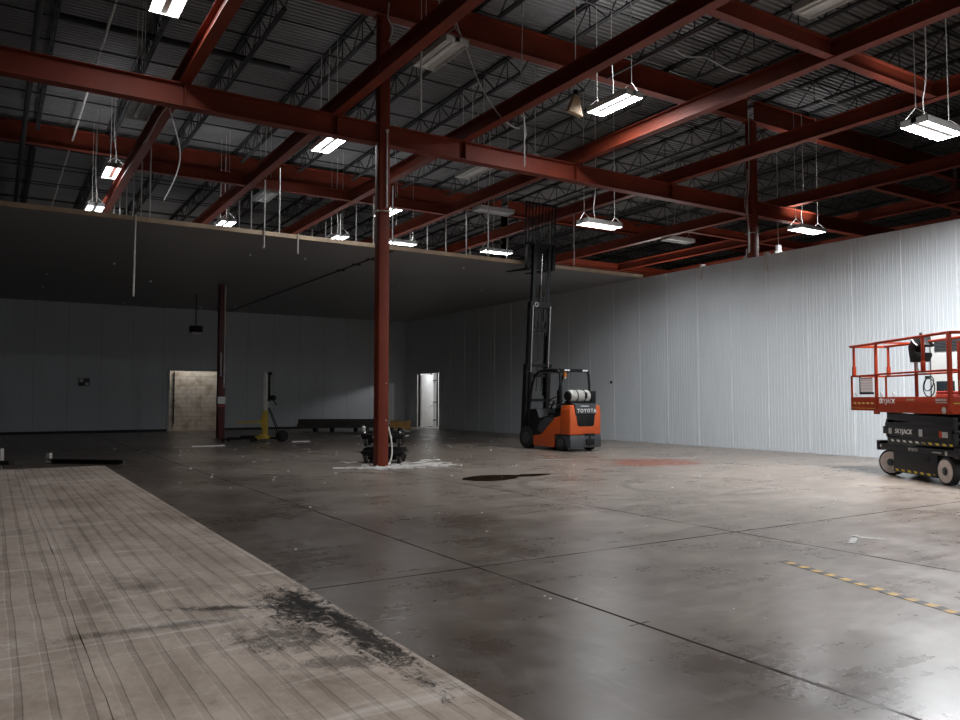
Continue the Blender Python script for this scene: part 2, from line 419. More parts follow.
def wall_back():
    m = MB()
    m.box(-12, DX0, YB, YB+.12, 0, ZC).box(DX1, XW+.12, YB, YB+.12, 0, ZC).box(DX0, DX1, YB, YB+.12, DZ, ZC)
    o = m.build('wall_back', 'panel', smooth_=False); struct(o, 'unlit back wall of the cold room made of grey panels', 'wall')
    j = MB()
    for k in range(24):
        x = -10.6+1.2*k
        if x < XW-.2 and not (DX0-.03 < x < DX1+.03): j.box(x-.0025, x+.0025, YB-.003, YB, .02, ZC)
    j.build('joint_strip', 'seam', o, smooth_=False)
wall_back()
o = MB().box(-12.1, -12, YE, YB, 0, ZC).build('wall_left', 'panel', smooth_=False); struct(o, 'left side wall of the cold room', 'wall')

# cold room ceiling slab and its cut edge
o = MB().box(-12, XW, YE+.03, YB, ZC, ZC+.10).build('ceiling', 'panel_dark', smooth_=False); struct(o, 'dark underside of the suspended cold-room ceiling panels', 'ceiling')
o = MB().box(-12, XW-.03, YE-.04, YE+.03, ZC-.004, ZC+.098).build('trim_1', 'wood_trim'); struct(o, 'pale cut edge strip along the cold-room ceiling', 'trim')
m = MB().box(8.86, 8.92, YE+.1, YB-.02, ZC-.02, ZC)
for y in (19.9, 20.9, 22.1): m.box(8.78, 9.0, y-.05, y+.05, ZC-.035, ZC)
o = m.build('trim_2', 'seam'); struct(o, 'dark joint strip running along the cold-room ceiling', 'trim')
o = MB().box(-12, DX0-.06, YB-.02, YB, 0, .10).box(DX1+.06, XW-.02, YB-.02, YB, 0, .10).build('baseboard_back', 'seam'); struct(o, 'dark kerb strip at the foot of the back wall', 'baseboard')

# doorways
m = MB().box(DX0-.09, DX0, YB-.05, YB+.14, 0, DZ+.09).box(DX1, DX1+.09, YB-.05, YB+.14, 0, DZ+.09).box(DX0, DX1, YB-.05, YB+.14, DZ, DZ+.09)
o = m.build('door_1', 'panel', bevel=.006); struct(o, 'open doorway framed in grey in the back wall showing pale blockwork', 'door')
o = MB().box(4.2, 10.6, YB+1.0, YB+1.2, 0, 3.4).build('wall_corridor', 'block', smooth_=False); struct(o, 'stained pale block wall behind the back doorway', 'wall')
m = MB().box(6.82, 6.86, YB+.92, YB+.98, .25, 2.6)
for z in (.45, 1.3, 2.2): m.box(6.80, 6.88, YB+.96, YB+1.0, z, z+.05)
o = m.build('wall_pipe', 'joist'); tag(o, 'thin dark vertical pipe on the blockwork in the back doorway', 'pipe')
m = MB().box(XW-.05, XW+.16, SY0-.09, SY0, 0, SZ+.09).box(XW-.05, XW+.16, SY1, SY1+.09, 0, SZ+.09).box(XW-.05, XW+.16, SY0, SY1, SZ, SZ+.09).box(XW-.1, XW+.2, SY0-.05, SY1+.05, 0, .03)
o = m.build('door_2', 'white_metal', bevel=.006); struct(o, 'bright open doorway with white frame in the right wall', 'door')
lf = MB().box(XW+.17, XW+.80, SY1-.045, SY1-.005, .04, SZ-.03).build('door_leaf', 'white_metal', o, bevel=.004)
MB().cyl((XW+.70, SY1-.045, 1.05), (XW+.70, SY1-.10, 1.05), .025, 10).build('handle', 'chrome', lf)
o = MB().box(XW+.12, XW+3.4, SY1+.7, SY1+.8, 0, 3.4).box(XW+3.3, XW+3.4, SY0-2.5, SY1+.8, 0, 3.4).build('wall_far_room', 'white_metal', smooth_=False); struct(o, 'white wall of the lit room behind the right doorway', 'wall')
m = MB().box(18.72, 18.79, 34.45, 34.52, 0, 3.2).box(19.08, 19.14, 34.45, 34.52, 0, 3.2)
for z in (.3, 1.2, 2.3): m.box(18.75, 19.1, 34.46, 34.51, z, z+.05)
o = m.build('steel_rack', 'joist'); tag(o, 'dark steel rack frame seen through the bright right doorway', 'rack')
o = MB().cyl((19.16, 34.2, 0), (19.16, 34.2, 3.3), .05, 14).build('red_pipe', 'red'); tag(o, 'red standing pipe just inside the bright right doorway', 'pipe')
m = thing('hand_truck', 'small pale trolley on the floor inside the bright right doorway', 'trolley', (18.42, 34.3, 0))
MB().box(-.18, .18, -.15, .15, .14, .2).cyl((-.15, .12, .2), (-.15, .12, .75), .016).cyl((.15, .12, .2), (.15, .12, .75), .016).cyl((-.15, .12, .75), (.15, .12, .75), .016).build('frame', 'galv', m)
for sx in (-.14, .14): MB().cyl((sx-.025, 0, .07), (sx+.025, 0, .07), .07, 14).build('wheel', 'rubber', m)

# outer hall shell
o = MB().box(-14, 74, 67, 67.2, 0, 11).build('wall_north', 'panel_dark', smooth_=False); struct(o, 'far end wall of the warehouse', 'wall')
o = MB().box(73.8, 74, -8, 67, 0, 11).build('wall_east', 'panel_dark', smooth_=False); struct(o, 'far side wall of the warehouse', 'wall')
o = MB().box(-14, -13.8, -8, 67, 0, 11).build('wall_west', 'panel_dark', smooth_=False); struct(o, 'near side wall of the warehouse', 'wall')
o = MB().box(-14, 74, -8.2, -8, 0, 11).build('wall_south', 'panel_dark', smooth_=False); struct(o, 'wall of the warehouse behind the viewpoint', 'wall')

# corrugated roof deck, ribs run along X
ZD = lambda y: 10.12-.011*(y-14.5)
def roof():
    pr = []; y = -8.; p = .152
    while y < 67.:
        z = ZD(y)
        pr += [(y, z), (y+.062, z), (y+.078, z+.040), (y+.136, z+.040)]; y += p
    pr.append((y, ZD(y)))
    top = [(pr[-1][0], ZD(y)+.10), (pr[0][0], ZD(-8)+.10)]
    o = MB().prism(pr+top, -14, 74, 'x').build('roof_deck', 'deck', smooth_=False); struct(o, 'grey corrugated steel roof deck', 'ceiling')
roof()

# ------------------------------------------------------------------ steel frame
GX = [6.73, 18.32, 29.6, 41.2]; GY = [14.5, 27.2, 39.9]
G_BEAM, G_ROOF = 'red lower beams of the hanging grid', 'red roof girders'
ZG0, ZG1 = 6.62, 7.04            # lower girders
def beam(name, label, p0, length, axis, h, w, m='red', group=None, stiff=()):
    root = thing(name, label, 'steel beam', p0, 0, group)
    MB().ibeam((0, 0, 0), length, axis, h, w).build('web_and_flanges', m, root, smooth_=False)
    for s in stiff:
        k = MB()
        if axis == 'x': k.box(s-p0[0]-.008, s-p0[0]+.008, -w/2+.01, w/2-.01, .016, h-.016)
        else: k.box(-w/2+.01, w/2-.01, s-p0[1]-.008, s-p0[1]+.008, .016, h-.016)
        k.build('stiffener_plate', m, root, smooth_=False)
    return root
BX = [2.80, 5.70, 8.68, 11.80, 15.02, 19.82]
# girder through the near column, in two lengths so it never cuts the column
beam('steel_girder', 'long red steel girder crossing the left half overhead to the near column', (-12, 14.5, ZG0), 12+GX[0]-.13, 'x', ZG1-ZG0, .24, 'red', None, (BX[0], BX[1]))
beam('steel_girder', 'red steel girder from the near column to the column behind the pale wall', (GX[0]+.13, 14.5, ZG0), GX[1]-GX[0]-.25, 'x', ZG1-ZG0, .24, 'red', None, (BX[2], BX[3], BX[4]))
beam('steel_girder', 'red steel girder running on beyond the column behind the pale wall', (GX[1]+.13, 14.5, ZG0), GX[2]-GX[1]-.26, 'x', ZG1-ZG0, .24, 'red')
beam('steel_girder', 'red girder low above the far part of the cold-room roof', (GX[0]+.13, 27.2, ZG0), GX[1]-GX[0]-.26, 'x', ZG1-ZG0, .24, 'red')
beam('steel_girder', 'red girder behind the pale wall on the second column line', (GX[1]+.13, 27.2, ZG0), GX[2]-GX[1]-.26, 'x', ZG1-ZG0, .24, 'red')
names = ['first red beam from the left crossing over the long girder', 'second red beam from the left, over the girder just left of the near column', 'third red beam from the left, passing behind the near column over the girder',
         'fourth red beam from the left, between near column and lit central lamp', 'fifth red beam from the left, ending lit orange at the girder', 'sixth red beam from the left, along the top of the pale wall']
for x, nm in zip(BX, names): beam('steel_beam', nm, (x, -3, ZG1+.01), 47, 'y', .32, .20, 'red', G_BEAM)
for i, x in enumerate((23.4, 26.6, 29.8)):
    beam('steel_beam', 'red beam of the grid beyond the pale wall', (x, 0, ZG1+.01), 44, 'y', .32, .20, 'red', 'red grid beams beyond the wall')
def cross(label, x0, x1, y, z=ZG1+.03, h=.28): beam('cross_beam', label, (x0+.09, y, z), x1-x0-.18, 'x', h, .16, 'red', 'short red cross beams')
cross('short red cross beam at the top between third and fourth red beams', BX[2], BX[3], 7.65)
cross('short red cross beam at upper right between fourth and fifth red beams', BX[3], BX[4], 7.68)
cross('red cross beam leaving the right frame edge above the pale wall', BX[5], 31.8, 11.95)
cross('pinkish lit red cross beam beyond the column behind the pale wall', BX[5], 31.8, 18.45)
cross('lit orange cross beam just above the far end of the ceiling edge', BX[5]-.1, 31.8, 25.7)
cross('dark red cross beam over the cold-room roof left of the rear column', BX[0], BX[1], 20.7)
cross('lit orange cross beam over the cold-room roof right of the rear column', BX[1], BX[2], 20.7)
cross('dark red cross beam over the cold-room roof right of the near column', BX[2], BX[3], 20.7)

# roof girders
def rgird(label, x0, x1, y, zb, m='red'):
    beam('roof_girder', label, (x0, y, zb), x1-x0, 'x', .62, .26, m, G_ROOF)
rgird('deep red roof girder high over the near column', -12, GX[1]-.14, 14.5, 9.35)
rgird('deep red roof girder right of the column behind the pale wall', GX[1]+.14, GX[2]-.14, 14.5, 9.35)
rgird('deep red roof girder at far right beyond the third column', GX[2]+.14, 60, 14.5, 9.35)
rgird('dark red roof girder over the rear column', -12, GX[1]-.14, 27.2, 9.21)
rgird('dark red roof girder of the second line beyond the pale wall', GX[1]+.14, 60, 27.2, 9.21)
rgird('dark red roof girder deepest in the hall', -12, 60, 39.9, 9.06)

def column(label, x, y, ztop, m='red', sz=.235, zbase=0.):
    root = thing('steel_column', label, 'column', (x, y, zbase))
    h = sz/2
    MB().box(-h, h, -h, h, .02, ztop-zbase).build('shaft', m, root, bevel=.018)
    MB().box(-h-.07, h+.07, -h-.07, h+.07, 0, .02).build('base_plate', m, root)
    k = MB()
    for sx in (-1, 1):
        for sy in (-1, 1): k.cyl((sx*(h+.035), sy*(h+.035), .02), (sx*(h+.035), sy*(h+.035), .06), .014, 8)
    k.build('anchor_bolt', 'galv', root)
    MB().box(-h-.05, h+.05, -h-.05, h+.05, ztop-zbase, ztop-zbase+.03).build('cap_plate', m, root)
    return root
cA = column('bright red steel column standing in the middle of the floor', GX[0], 14.5, 9.32)
c_ = MB().cyl((.03, -.150, 5.30), (.03, -.150, 6.90), .017, 10).box(.0, .06, -.168, -.126, 6.86, 6.92).build('conduit', 'conduit', cA); c_['label'] = 'pale conduit'
k = MB().torus((0, 0, 5.22), .19, .012, seg=20, sg=6)
for i in range(5): k.sphere((.19*math.cos(i*1.25), .19*math.sin(i*1.25), 5.22), .024, 8)
k.build('clamp_band', 'galv', cA)
for z in (1.7, .95): MB().cyl((.05, -.125, z), (.05, -.14, z), .014, 8).build('bolt_head', 'galv', cA)
cB = column('dark red steel column with white band and pale conduits by the back doorway', 6.59, 27.0, 9.18, 'dark_red', .235)
MB().cyl((.06, -.145, 1.75), (.06, -.145, 5.25), .030, 8).build('conduit', 'conduit', cB)
MB().cyl((-.05, -.145, 2.15), (-.05, -.145, 2.95), .028, 8).build('conduit', 'conduit', cB)
MB().box(-.125, .125, -.125, .125, 1.22, 1.46).build('white_band', 'letter', cB)
MB().box(-.122, .122, -.122, .122, 1.12, 1.17).build('red_band', 'red_box', cB)
cC = column('dark red column rising behind the pale wall under the roof girder', GX[1], 14.5, 9.32)
cD = column('red column top just above the cold-room ceiling edge between the hanging lamps', GX[1], 27.2, 9.18)
k = MB().bar((0, -.02, 7.9), (-1.3, -.02, 9.15), .06).build('brace', 'galv', cD); k2 = MB().bar((0, .02, 7.9), (1.3, .02, 9.15), .06).build('brace', 'galv', cD)
MB().torus((0, 0, 6.1), .2, .014, seg=18, sg=6).build('clamp_band', 'galv', cC)
x_ = GX[1]-.5
o = MB().tube(spline([(x_+.10, 14.3, 5.5), (x_+.08, 14.28, 6.0), (x_+.0, 14.25, 6.4), (x_-.03, 14.25, 6.9), (x_+.06, 14.25, 7.5), (x_+.1, 14.25, 9.36)]), .014, 6).build('hanging_cable', 'galv'); tag(o, 'pale cable hanging just left of the column behind the pale wall', 'cable')
cD = column('red column top just above the cold-room ceiling edge between the hanging lamps', GX[1], 27.2, 9.18)
k = MB().bar((0, -.02, 7.9), (-1.3, -.02, 9.15), .06).build('brace', 'galv', cD); k2 = MB().bar((0, .02, 7.9), (1.3, .02, 9.15), .06).build('brace', 'galv', cD)
MB().torus((0, 0, 6.1), .2, .014, seg=18, sg=6).build('clamp_band', 'galv', cC)
MB().tube(spline([(-.32, -.1, 5.5), (-.34, -.12, 6.4), (-.45, -.1, 6.9), (-.36, -.1, 7.3), (-.3, -.1, 7.9)]), .012, 6).build('cable', 'galv', cC)
cE = column('dark column at the right frame edge beyond the pale wall', GX[2], 14.5, 9.32, 'dark_red')

# open web joists
def joist(span, depth=.60):
    root = thing('roof_joist', 'dark open-web steel joist carrying the corrugated roof deck', 'joist', (0, 0, 0), 0, 'open-web roof joists')
    w = .055
    MB().box(-.065, -.012, 0, span, -.05, 0).box(.012, .065, 0, span, -.05, 0).build('top_chord', 'joist', root, smooth_=False)
    a, b_ = 1.0, span-1.0
    MB().box(-.05, -.012, a, b_, -depth-.045, -depth).box(.012, .05, a, b_, -depth-.045, -depth).build('bottom_chord', 'joist', root, smooth_=False)
    k = MB(); n = 9; st = (b_-a)/n
    for i in range(n):
        y = a+i*st
        k.bar((0, y, -depth-.02), (0, y+st/2, -.03), .024).bar((0, y+st/2, -.03), (0, y+st, -depth-.02), .024)
        k.bar((0, y+st/2, -.03), (0, y+st/2, -depth-.02), .020)
    k.bar((0, .05, -.03), (0, a, -depth-.02), .024).bar((0, b_, -depth-.02), (0, span-.05, -.03), .024)
    k.build('web', 'joist', root, smooth_=False)
    return root
spans = [(1.8, 14.5), (14.5, 27.2), (27.2, 39.9), (39.9, 52.6), (52.6, 65.3)]
proto = joist(12.66); first = True; nj = 0
for (y0, y1) in spans:
    for k in range(-3, 36):
        x = .95+2.0*k
        vis = any(in_view((x, y0+t*(y1-y0), ZD(y0+t*(y1-y0))-dz), 30) for t in (0, .1, .2, .3, .4, .5, .6, .7, .8, .9, 1.) for dz in (0., .7))
        if not vis or (y0 > 27 and x > 50): continue
        if abs(x-6.95) < .15 and y0 > 1: x += .0
        o = proto if first else copy_tree(proto); first = False; nj += 1
        o.location = (x, y0+.02, ZD(y0)-.006); o.rotation_euler = (-math.atan(.011), 0, 0)

# bridging lines between the joists
bp = MB().bar((-10, 0, 0), (56, 0, 0), .032).build('bridging_rod', 'joist', None, smooth_=False)
tag(bp, 'thin dark bridging rod running across under the roof joists', 'bridging rod', 'bridging rods across the joists'); fb = True
for (y0, y1) in spans[:4]:
    for t in (.2, .4, .6, .8):
        for dz in (.075, .62):
            o = bp if fb else bp.copy()
            if not fb: C.objects.link(o)
            fb = False; y = y0+t*(y1-y0); o.location = (0, y+(.05 if dz > .1 else 0), ZD(y)-dz)
# purlin-like pipe runs
o = MB().cyl((.6, -4, 9.15), (.6, 45, 9.15), .07, 10).build('sprinkler_pipe', 'joist'); tag(o, 'long dark pipe run under the deck at upper left', 'pipe')
o = MB().cyl((1.95, -4, 9.5), (1.95, 45, 9.5), .028, 8).build('conduit_run', 'conduit'); tag(o, 'thin pale conduit line along the deck at upper left', 'conduit')
o = MB().bar((12.6, -2, 9.25), (12.6, 14.2, 9.25), .05).build('conduit_run', 'joist_red'); tag(o, 'reddish conduit under the deck beside the lit central lamp', 'conduit')
o = MB().cyl((.9, 18.66, 9.62), (6.1, 18.66, 9.62), .075, 12).build('main_pipe', 'joist'); tag(o, 'thick dark pipe across the roof joists at upper left', 'pipe')
for (a, b_, lb) in (((13.2, 12.55, 9.50), (16.0, 12.6, 9.50), 'loose pale flexible conduit hung across joists at upper right'), ((16.5, 12.6, 9.50), (20.1, 12.5, 9.50), 'second pale flexible conduit hung across joists farther right')):
    a, b_ = Vector(a), Vector(b_); pts = [a.lerp(b_, i/6)+Vector((0, .05*math.sin(i*2.3), -.06*math.sin(i*1.7))) for i in range(7)]
    o = MB().tube(spline(pts, 5), .022, 6).build('flexible_conduit', 'silver'); tag(o, lb, 'conduit')

# ceiling hanger rods over the cold room
GR = 'white hanger rods over the cold room'
nm_ = ['first', 'second', 'third', 'fourth', 'fifth']
hp = MB().cyl((0, 0, ZC+.10), (0, 0, ZG1), .017, 6).build('hanger_rod', 'galv')
fh = True
for bi, xb in enumerate((2.9, 5.85, 8.9, 11.92, 15.05)):
    for y in (18.52, 19.74, 20.97, 22.2, 23.43, 24.66):
        o = hp if fh else hp.copy()
        if not fh: C.objects.link(o)
        fh = False; o.location = (xb, y, 0)
        tag(o, 'thin pale hanger rod under the %s red beam from the left' % nm_[bi], 'hanger rod', GR)

# ------------------------------------------------------------------ lamps
LK = 1.0
def fixture(label, x, y, z, along='y', lit=True, ztop=9.9, group=None, tilt=0., power=150., up=2., cool=(.95, .975, 1.), only=None, spread=180):
    root = thing('hanging_lamp', label, 'lamp', (x, y, z), 0 if along == 'y' else R(90), group)
    root.rotation_euler = (tilt, 0, root.rotation_euler.z)
    L, W = 1.22, .46; h, w = L/2, W/2
    k = MB().box(-w, w, -h, h, .075, .085).box(-w, -w+.012, -h, h, -.036, .085).box(w-.012, w, -h, h, -.036, .085)
    k.box(-w, w, -h, -h+.012, -.036, .085).box(-w, w, h-.012, h, -.036, .085).box(-.045, .045, -h, h, -.005, .075)
    k.build('housing', 'white_metal', root, smooth_=False)
    for s in (-1, 1):
        r = MB().prism([(s*.05, .07), (s*.075, .045), (s*.19, .045), (s*.215, 0.), (s*.218, .0), (s*.192, .05), (s*.075, .05), (s*.052, .073)], -h+.013, h-.013, 'y').build('reflector', 'white_metal', root, smooth_=False)
        for t in (.092, .133, .174):
            on = lit and (only is None or s == only)
            MB().cyl((s*t, -h+.03, .018), (s*t, h-.03, .018), .014, 10).build('tube', 'tube_on' if on else 'tube_off', root)
    for e in (-1, 1):
        k = MB(); yy = e*(h-.08); top = .27
        k.bar((-w+.02, yy, .085), (0, yy, top), .010).bar((w-.02, yy, .085), (0, yy, top), .010).bar((0, yy, top), (0, yy, ztop-z), .012)
        k.build('hanger_wire', 'galv', root, smooth_=False)
    MB().tube(spline([(.06, .1, .085), (.09, .12, .5), (.03, .1, 1.2), (.05, .1, ztop-z)], 5), .010, 6).build('power_cord', 'conduit', root)
    if lit:
        def area(nm, zz, rx, p, sx, sy, spread):
            l = bpy.data.lights.new(nm, 'AREA'); l.shape = 'RECTANGLE'; l.size = sx; l.size_y = sy; l.energy = p*LK; l.color = cool; l.spread = spread
            ob = bpy.data.objects.new(nm, l); C.objects.link(ob); ob.parent = root; ob.location = (0, 0, zz); ob.rotation_euler = (rx, 0, 0)
        area('lamp_light', -.002, 0, power, .40, 1.15, R(spread))
        if up: area('lamp_uplight', .10, R(180), up, .40, 1.1, R(100))
    return root
GU = 'unlit hanging strip lamps'
fixture('lit strip lamp cut by the top edge, left of the first red beam', 2.15, 12.25, 7.5, power=70)
fixture('lit strip lamp hanging just below the girder left of the near column', 6.70, 17.5, 7.5, power=110)
fixture('unlit white strip lamp high beside the top of the near column', 6.60, 11.84, 7.5, lit=False)
fixture('bright strip lamp hanging in the upper middle with two glowing rows', 10.79, 11.94, 7.5, power=220, up=26)
fixture('brightest strip lamp at upper right over the pale wall', 13.55, 6.97, 6.0, 'x', spread=164, power=1150, up=14)
fixture('lit strip lamp seen edge-on above the forklift mast', 13.55, 15.6, 6.0, 'x', spread=156, power=185, up=14)
fixture('unlit strip lamp cut by the top edge at right', 10.75, 6.9, 7.5, lit=False)
fixture('unlit strip lamp hanging behind the long girder at far left', 2.5, 17.5, 7.5, lit=False)
fixture('unlit strip lamp just behind the girder right of the near column', 10.85, 17.6, 7.5, lit=False)
fixture('unlit strip lamp under braces near the far red column top', 12.6, 19.3, 7.0, 'x', lit=False)
fixture('lit square-looking strip lamp at far left over the cold-room roof', 2.62, 22.8, 7.5, power=60, up=14)
fixture('lit strip lamp peeping over the ceiling edge at far left', 2.45, 25.6, 7.05, power=60, up=14)
fixture('lit strip lamp touching the rear column above the ceiling edge', 6.2, 25.3, 7.0, power=60, up=14)
fixture('unlit strip lamp hanging right of the rear column top', 6.85, 23.1, 7.5, lit=False)
fixture('lit strip lamp partly behind the near column', 10.4, 22.0, 7.25, power=110)
fixture('lit strip lamp low over the ceiling edge left of the near column', 10.1, 25.5, 7.0, power=60, up=14)
fixture('lit strip lamp low over the ceiling edge right of the near column', 12.3, 25.0, 7.0, 'x', power=60, up=14)
fixture('lit strip lamp beside the far red column top', 16.2, 24.6, 7.0, 'x', power=150)
fixture('bright strip lamp over the pale wall right of the tall column', 20.4, 14.2, 6.4, 'x', power=170, up=26)
fixture('unlit white strip lamp beyond the pale wall left of the tall column', 20.5, 19.4, 7.0, 'x', lit=False)
# lamps further along the row to the right of the camera (outside the frame): light only
for (x, y, z, p) in ((13.6, -2.0, 6.0, 240.), (2.2, 1.2, 7.5, 125.), (6.6, 1.2, 7.5, 70.), (6.6, -4., 7.5, 90.), (10.8, 1.2, 7.5, 150.), (14.0, 1.2, 7.5, 130.), (14.8, -4., 7.5, 120.), (-2.2, 1.2, 7.5, 90.), (24.5, 6.0, 7.0, 120.), (30., 22., 7., 160.), (-6., 22., 7.2, 90.), (22., 32., 7.3, 160.), (5., 33., 7.3, 140.), (40., 30., 7.5, 160.)):
    l = bpy.data.lights.new('hall_lamp', 'AREA'); l.shape = 'RECTANGLE'; l.size = .4; l.size_y = 1.15; l.energy = p*LK; l.color = (.96, .98, 1.); l.spread = R(178)
    ob = bpy.data.objects.new('hall_lamp', l); C.objects.link(ob); ob.location = (x, y, z)
def point(x, y, z, p, col, r=.1):
    l = bpy.data.lights.new('unseen_lamp', 'POINT'); l.energy = p; l.color = col; l.shadow_soft_size = r
    ob = bpy.data.objects.new('unseen_lamp', l); C.objects.link(ob); ob.location = (x, y, z)
point(7.5, YB+.42, 4.3, 190, (1., .97, .93)); point(XW+1.7, 32.2, 3.1, 170, (.95, .97, 1.))
point(22.5, 22.5, 4.9, 330, (1., .97, .93)); point(22., 16., 5.0, 70, (1., .97, .95))  # unseen points added behind the pale wall to light the red beams
# two round bays at the tall column
def bay(label, x, y, z):
    root = thing('bay_lamp', label, 'lamp', (x, y, z))
    k = MB().cyl((0, 0, .02), (0, 0, .26), .26, 24, .09, caps=False); k.cyl((0, 0, .26), (0, 0, .42), .09, 16).build('reflector_dome', 'white_metal', root)
    MB().cyl((0, 0, .005), (0, 0, .035), .235, 24).build('lens', 'tube_on', root)
    MB().cyl((0, 0, .42), (0, 0, 9.9-z), .014, 6).build('hanger_rod', 'galv', root)
bay('small round glowing lamp just left of the column behind the pale wall', 20.34, 16.25, 5.74)
bay('small round glowing lamp just right of the column behind the pale wall', 20.6, 15.35, 5.74)

# dangling odds and ends overhead
o = MB().tube(spline([(7.58, 13, 9.3), (7.6, 13, 8.88), (7.86, 13, 8.34), (8.17, 13, 7.7), (8.62, 13, 7.18), (8.95, 13, 7.0), (9.12, 12.97, 6.98)], 6), .014, 6).build('hanging_cable', 'galv'); tag(o, 'pale cable sagging from the roof to a hanging wire right of near column', 'cable')
root = thing('hanging_wire', 'pale wire with knotted loops hanging down over the girder', 'cable', (9.23, 13, 6.2))
MB().tube(spline([(0, 0, 3.6), (-.03, 0, 2.4), (-.08, 0, 1.6), (-.06, 0, 1.1), (.02, 0, .98), (.03, 0, .0)], 6), .012, 6).build('wire', 'galv', root)
MB().tube(spline([(.0, 0, 1.15), (.06, .02, .9), (.07, 0, .7), (.03, 0, .55), (.02, .01, .05)], 6), .012, 6).build('looped_end', 'galv', root)
o = MB().cyl((6.2, 11.8, 6.36), (6.2, 11.8, 7.45), .018, 8).cyl((6.2, 11.8, 7.45), (6.2, 11.8, 10.13), .006, 6).build('conduit_drop', 'conduit'); tag(o, 'short pale conduit dangling below the unlit lamp by the near column', 'conduit')
o = MB().tube(spline([(2.62, 14.8, 6.75), (2.62, 14.8, 6.65), (2.81, 14.8, 5.94), (2.75, 14.8, 5.46), (2.55, 14.8, 4.97)], 6), .012, 6).build('hanging_cable', 'galv'); tag(o, 'thin pale cable dangling from the long girder at left', 'cable')
o = MB().tube(spline([(2.62, 14.8, 6.75), (2.55, 15.4, 6.7), (2.5, 16.2, 6.55), (2.48, 16.9, 6.6)], 6), .010, 6).build('hanging_cable', 'galv'); tag(o, 'short slanting pale cable behind the long girder at left', 'cable')
o = MB().tube(spline([(5.3, 11.2, 7.8), (5.28, 11.2, 7.55), (5.36, 11.2, 7.4), (5.3, 11.2, 7.15)], 6), .012, 6).build('hanging_cable', 'galv'); tag(o, 'short pale cable end hanging over the second red beam', 'cable')
o = MB().cyl((2.57, 18.312, 3.62), (2.58, 18.312, 5.42), .020, 8).build('conduit_drop', 'conduit'); tag(o, 'pale conduit hanging down from the cold-room ceiling edge at left', 'conduit')
o = MB().cyl((5.42, 18.312, 4.98), (5.42, 18.312, 5.42), .018, 8).build('conduit_drop', 'conduit'); tag(o, 'short pale stub below the ceiling edge under the rear column lamp', 'conduit')
o = MB().cyl((6.25, 18.312, 4.92), (6.25, 18.312, 5.42), .018, 8).build('conduit_drop', 'conduit'); tag(o, 'short pale stub below the ceiling edge right of the rear column lamp', 'conduit')
root = thing('hanging_horn', 'tan flared horn hanging from the roof left of the central lamp', 'horn', (10.0, 12.25, 7.25))
MB().prism([(-.20, 0), (.17, -.06), (.07, .36), (-.03, .38)], -.06, .06, 'y').build('flared_body', 'tan_sheet', root, bevel=.01)
MB().cyl((.02, 0, .38), (.02, 0, .48), .05, 10).build('cap', 'black', root); MB().cyl((.02, 0, .48), (.02, 0, 2.6), .01, 6).build('hanger_wire', 'galv', root)
root = thing('detector', 'small pale round detector hanging near the fourth red beam', 'detector', (11.3, 15.4, 7.43))
MB().sphere((0, 0, 0), .10, 14, (1, 1, .6)).build('dome', 'white_metal', root); MB().cyl((0, 0, .05), (0, 0, 2.3), .01, 6).build('hanger_rod', 'galv', root)
for i, (x, y) in enumerate([(1.36, 27.52), (1.42, 30.88), (1.45, 34.2), (4.44, 34.2), (4.38, 27.49), (7.42, 34.2), (7.4, 30.95), (8.66, 33.26), (5.83, 20.96), (5.82, 19.72), (7.29, 20.75), (11.78, 19.68), (14.8, 23.45), (16.27, 34.0), (2.9, 24.4), (11.9, 24.2)]):
    o = MB().cyl((x, y, ZC-.05), (x, y, ZC), .035, 8).build('ceiling_bolt', 'letter'); tag(o, 'small pale bolt end poking through the dark cold-room ceiling', 'bolt', 'ceiling bolt ends')
root = thing('hanging_light', 'small dark lamp box hanging from the cold-room ceiling before the back wall', 'lamp', (6.38, 30.0, 3.78))
MB().cyl((0, 0, .3), (0, 0, ZC-3.78), .02, 8).build('hanger_rod', 'joist', root); MB().box(-.22, .22, -.13, .13, .08, .32).build('housing', 'black', root, bevel=.02); MB().box(-.17, .17, -.11, .11, 0, .08).build('lens', 'tube_off', root, bevel=.02)
root = thing('wall_switch', 'small pale switch box on the back wall at left', 'switch', (3.19, YB-.05, 1.92))
MB().box(-.2, .2, 0, .05, 0, .30).build('plate', 'dark_grey', root, bevel=.008); MB().box(-.17, -.03, -.02, 0, .15, .28).build('toggle', 'letter', root); MB().box(.04, .16, -.02, 0, .02, .14).build('toggle', 'letter', root)
for y, z in ((13.62, 5.0), (15.9, 5.05)):
    o = MB().box(XW-.06, XW-.008, y-.03, y+.03, z-.15, ZC+.05).box(XW-.06, XW+.14, y-.03, y+.03, ZC+.03, ZC+.07).build('wall_clip', 'conduit'); tag(o, 'pale clip over the top of the pale wall, %s the tall column' % ('right of' if y < 14 else 'left of'), 'clip')
o = MB().cyl((XW-.03, 19.9, 1.95), (XW-.006, 19.9, 1.95), .05, 12).build('round_stop', 'black'); tag(o, 'small black knob on the wall right of the forklift', 'knob')

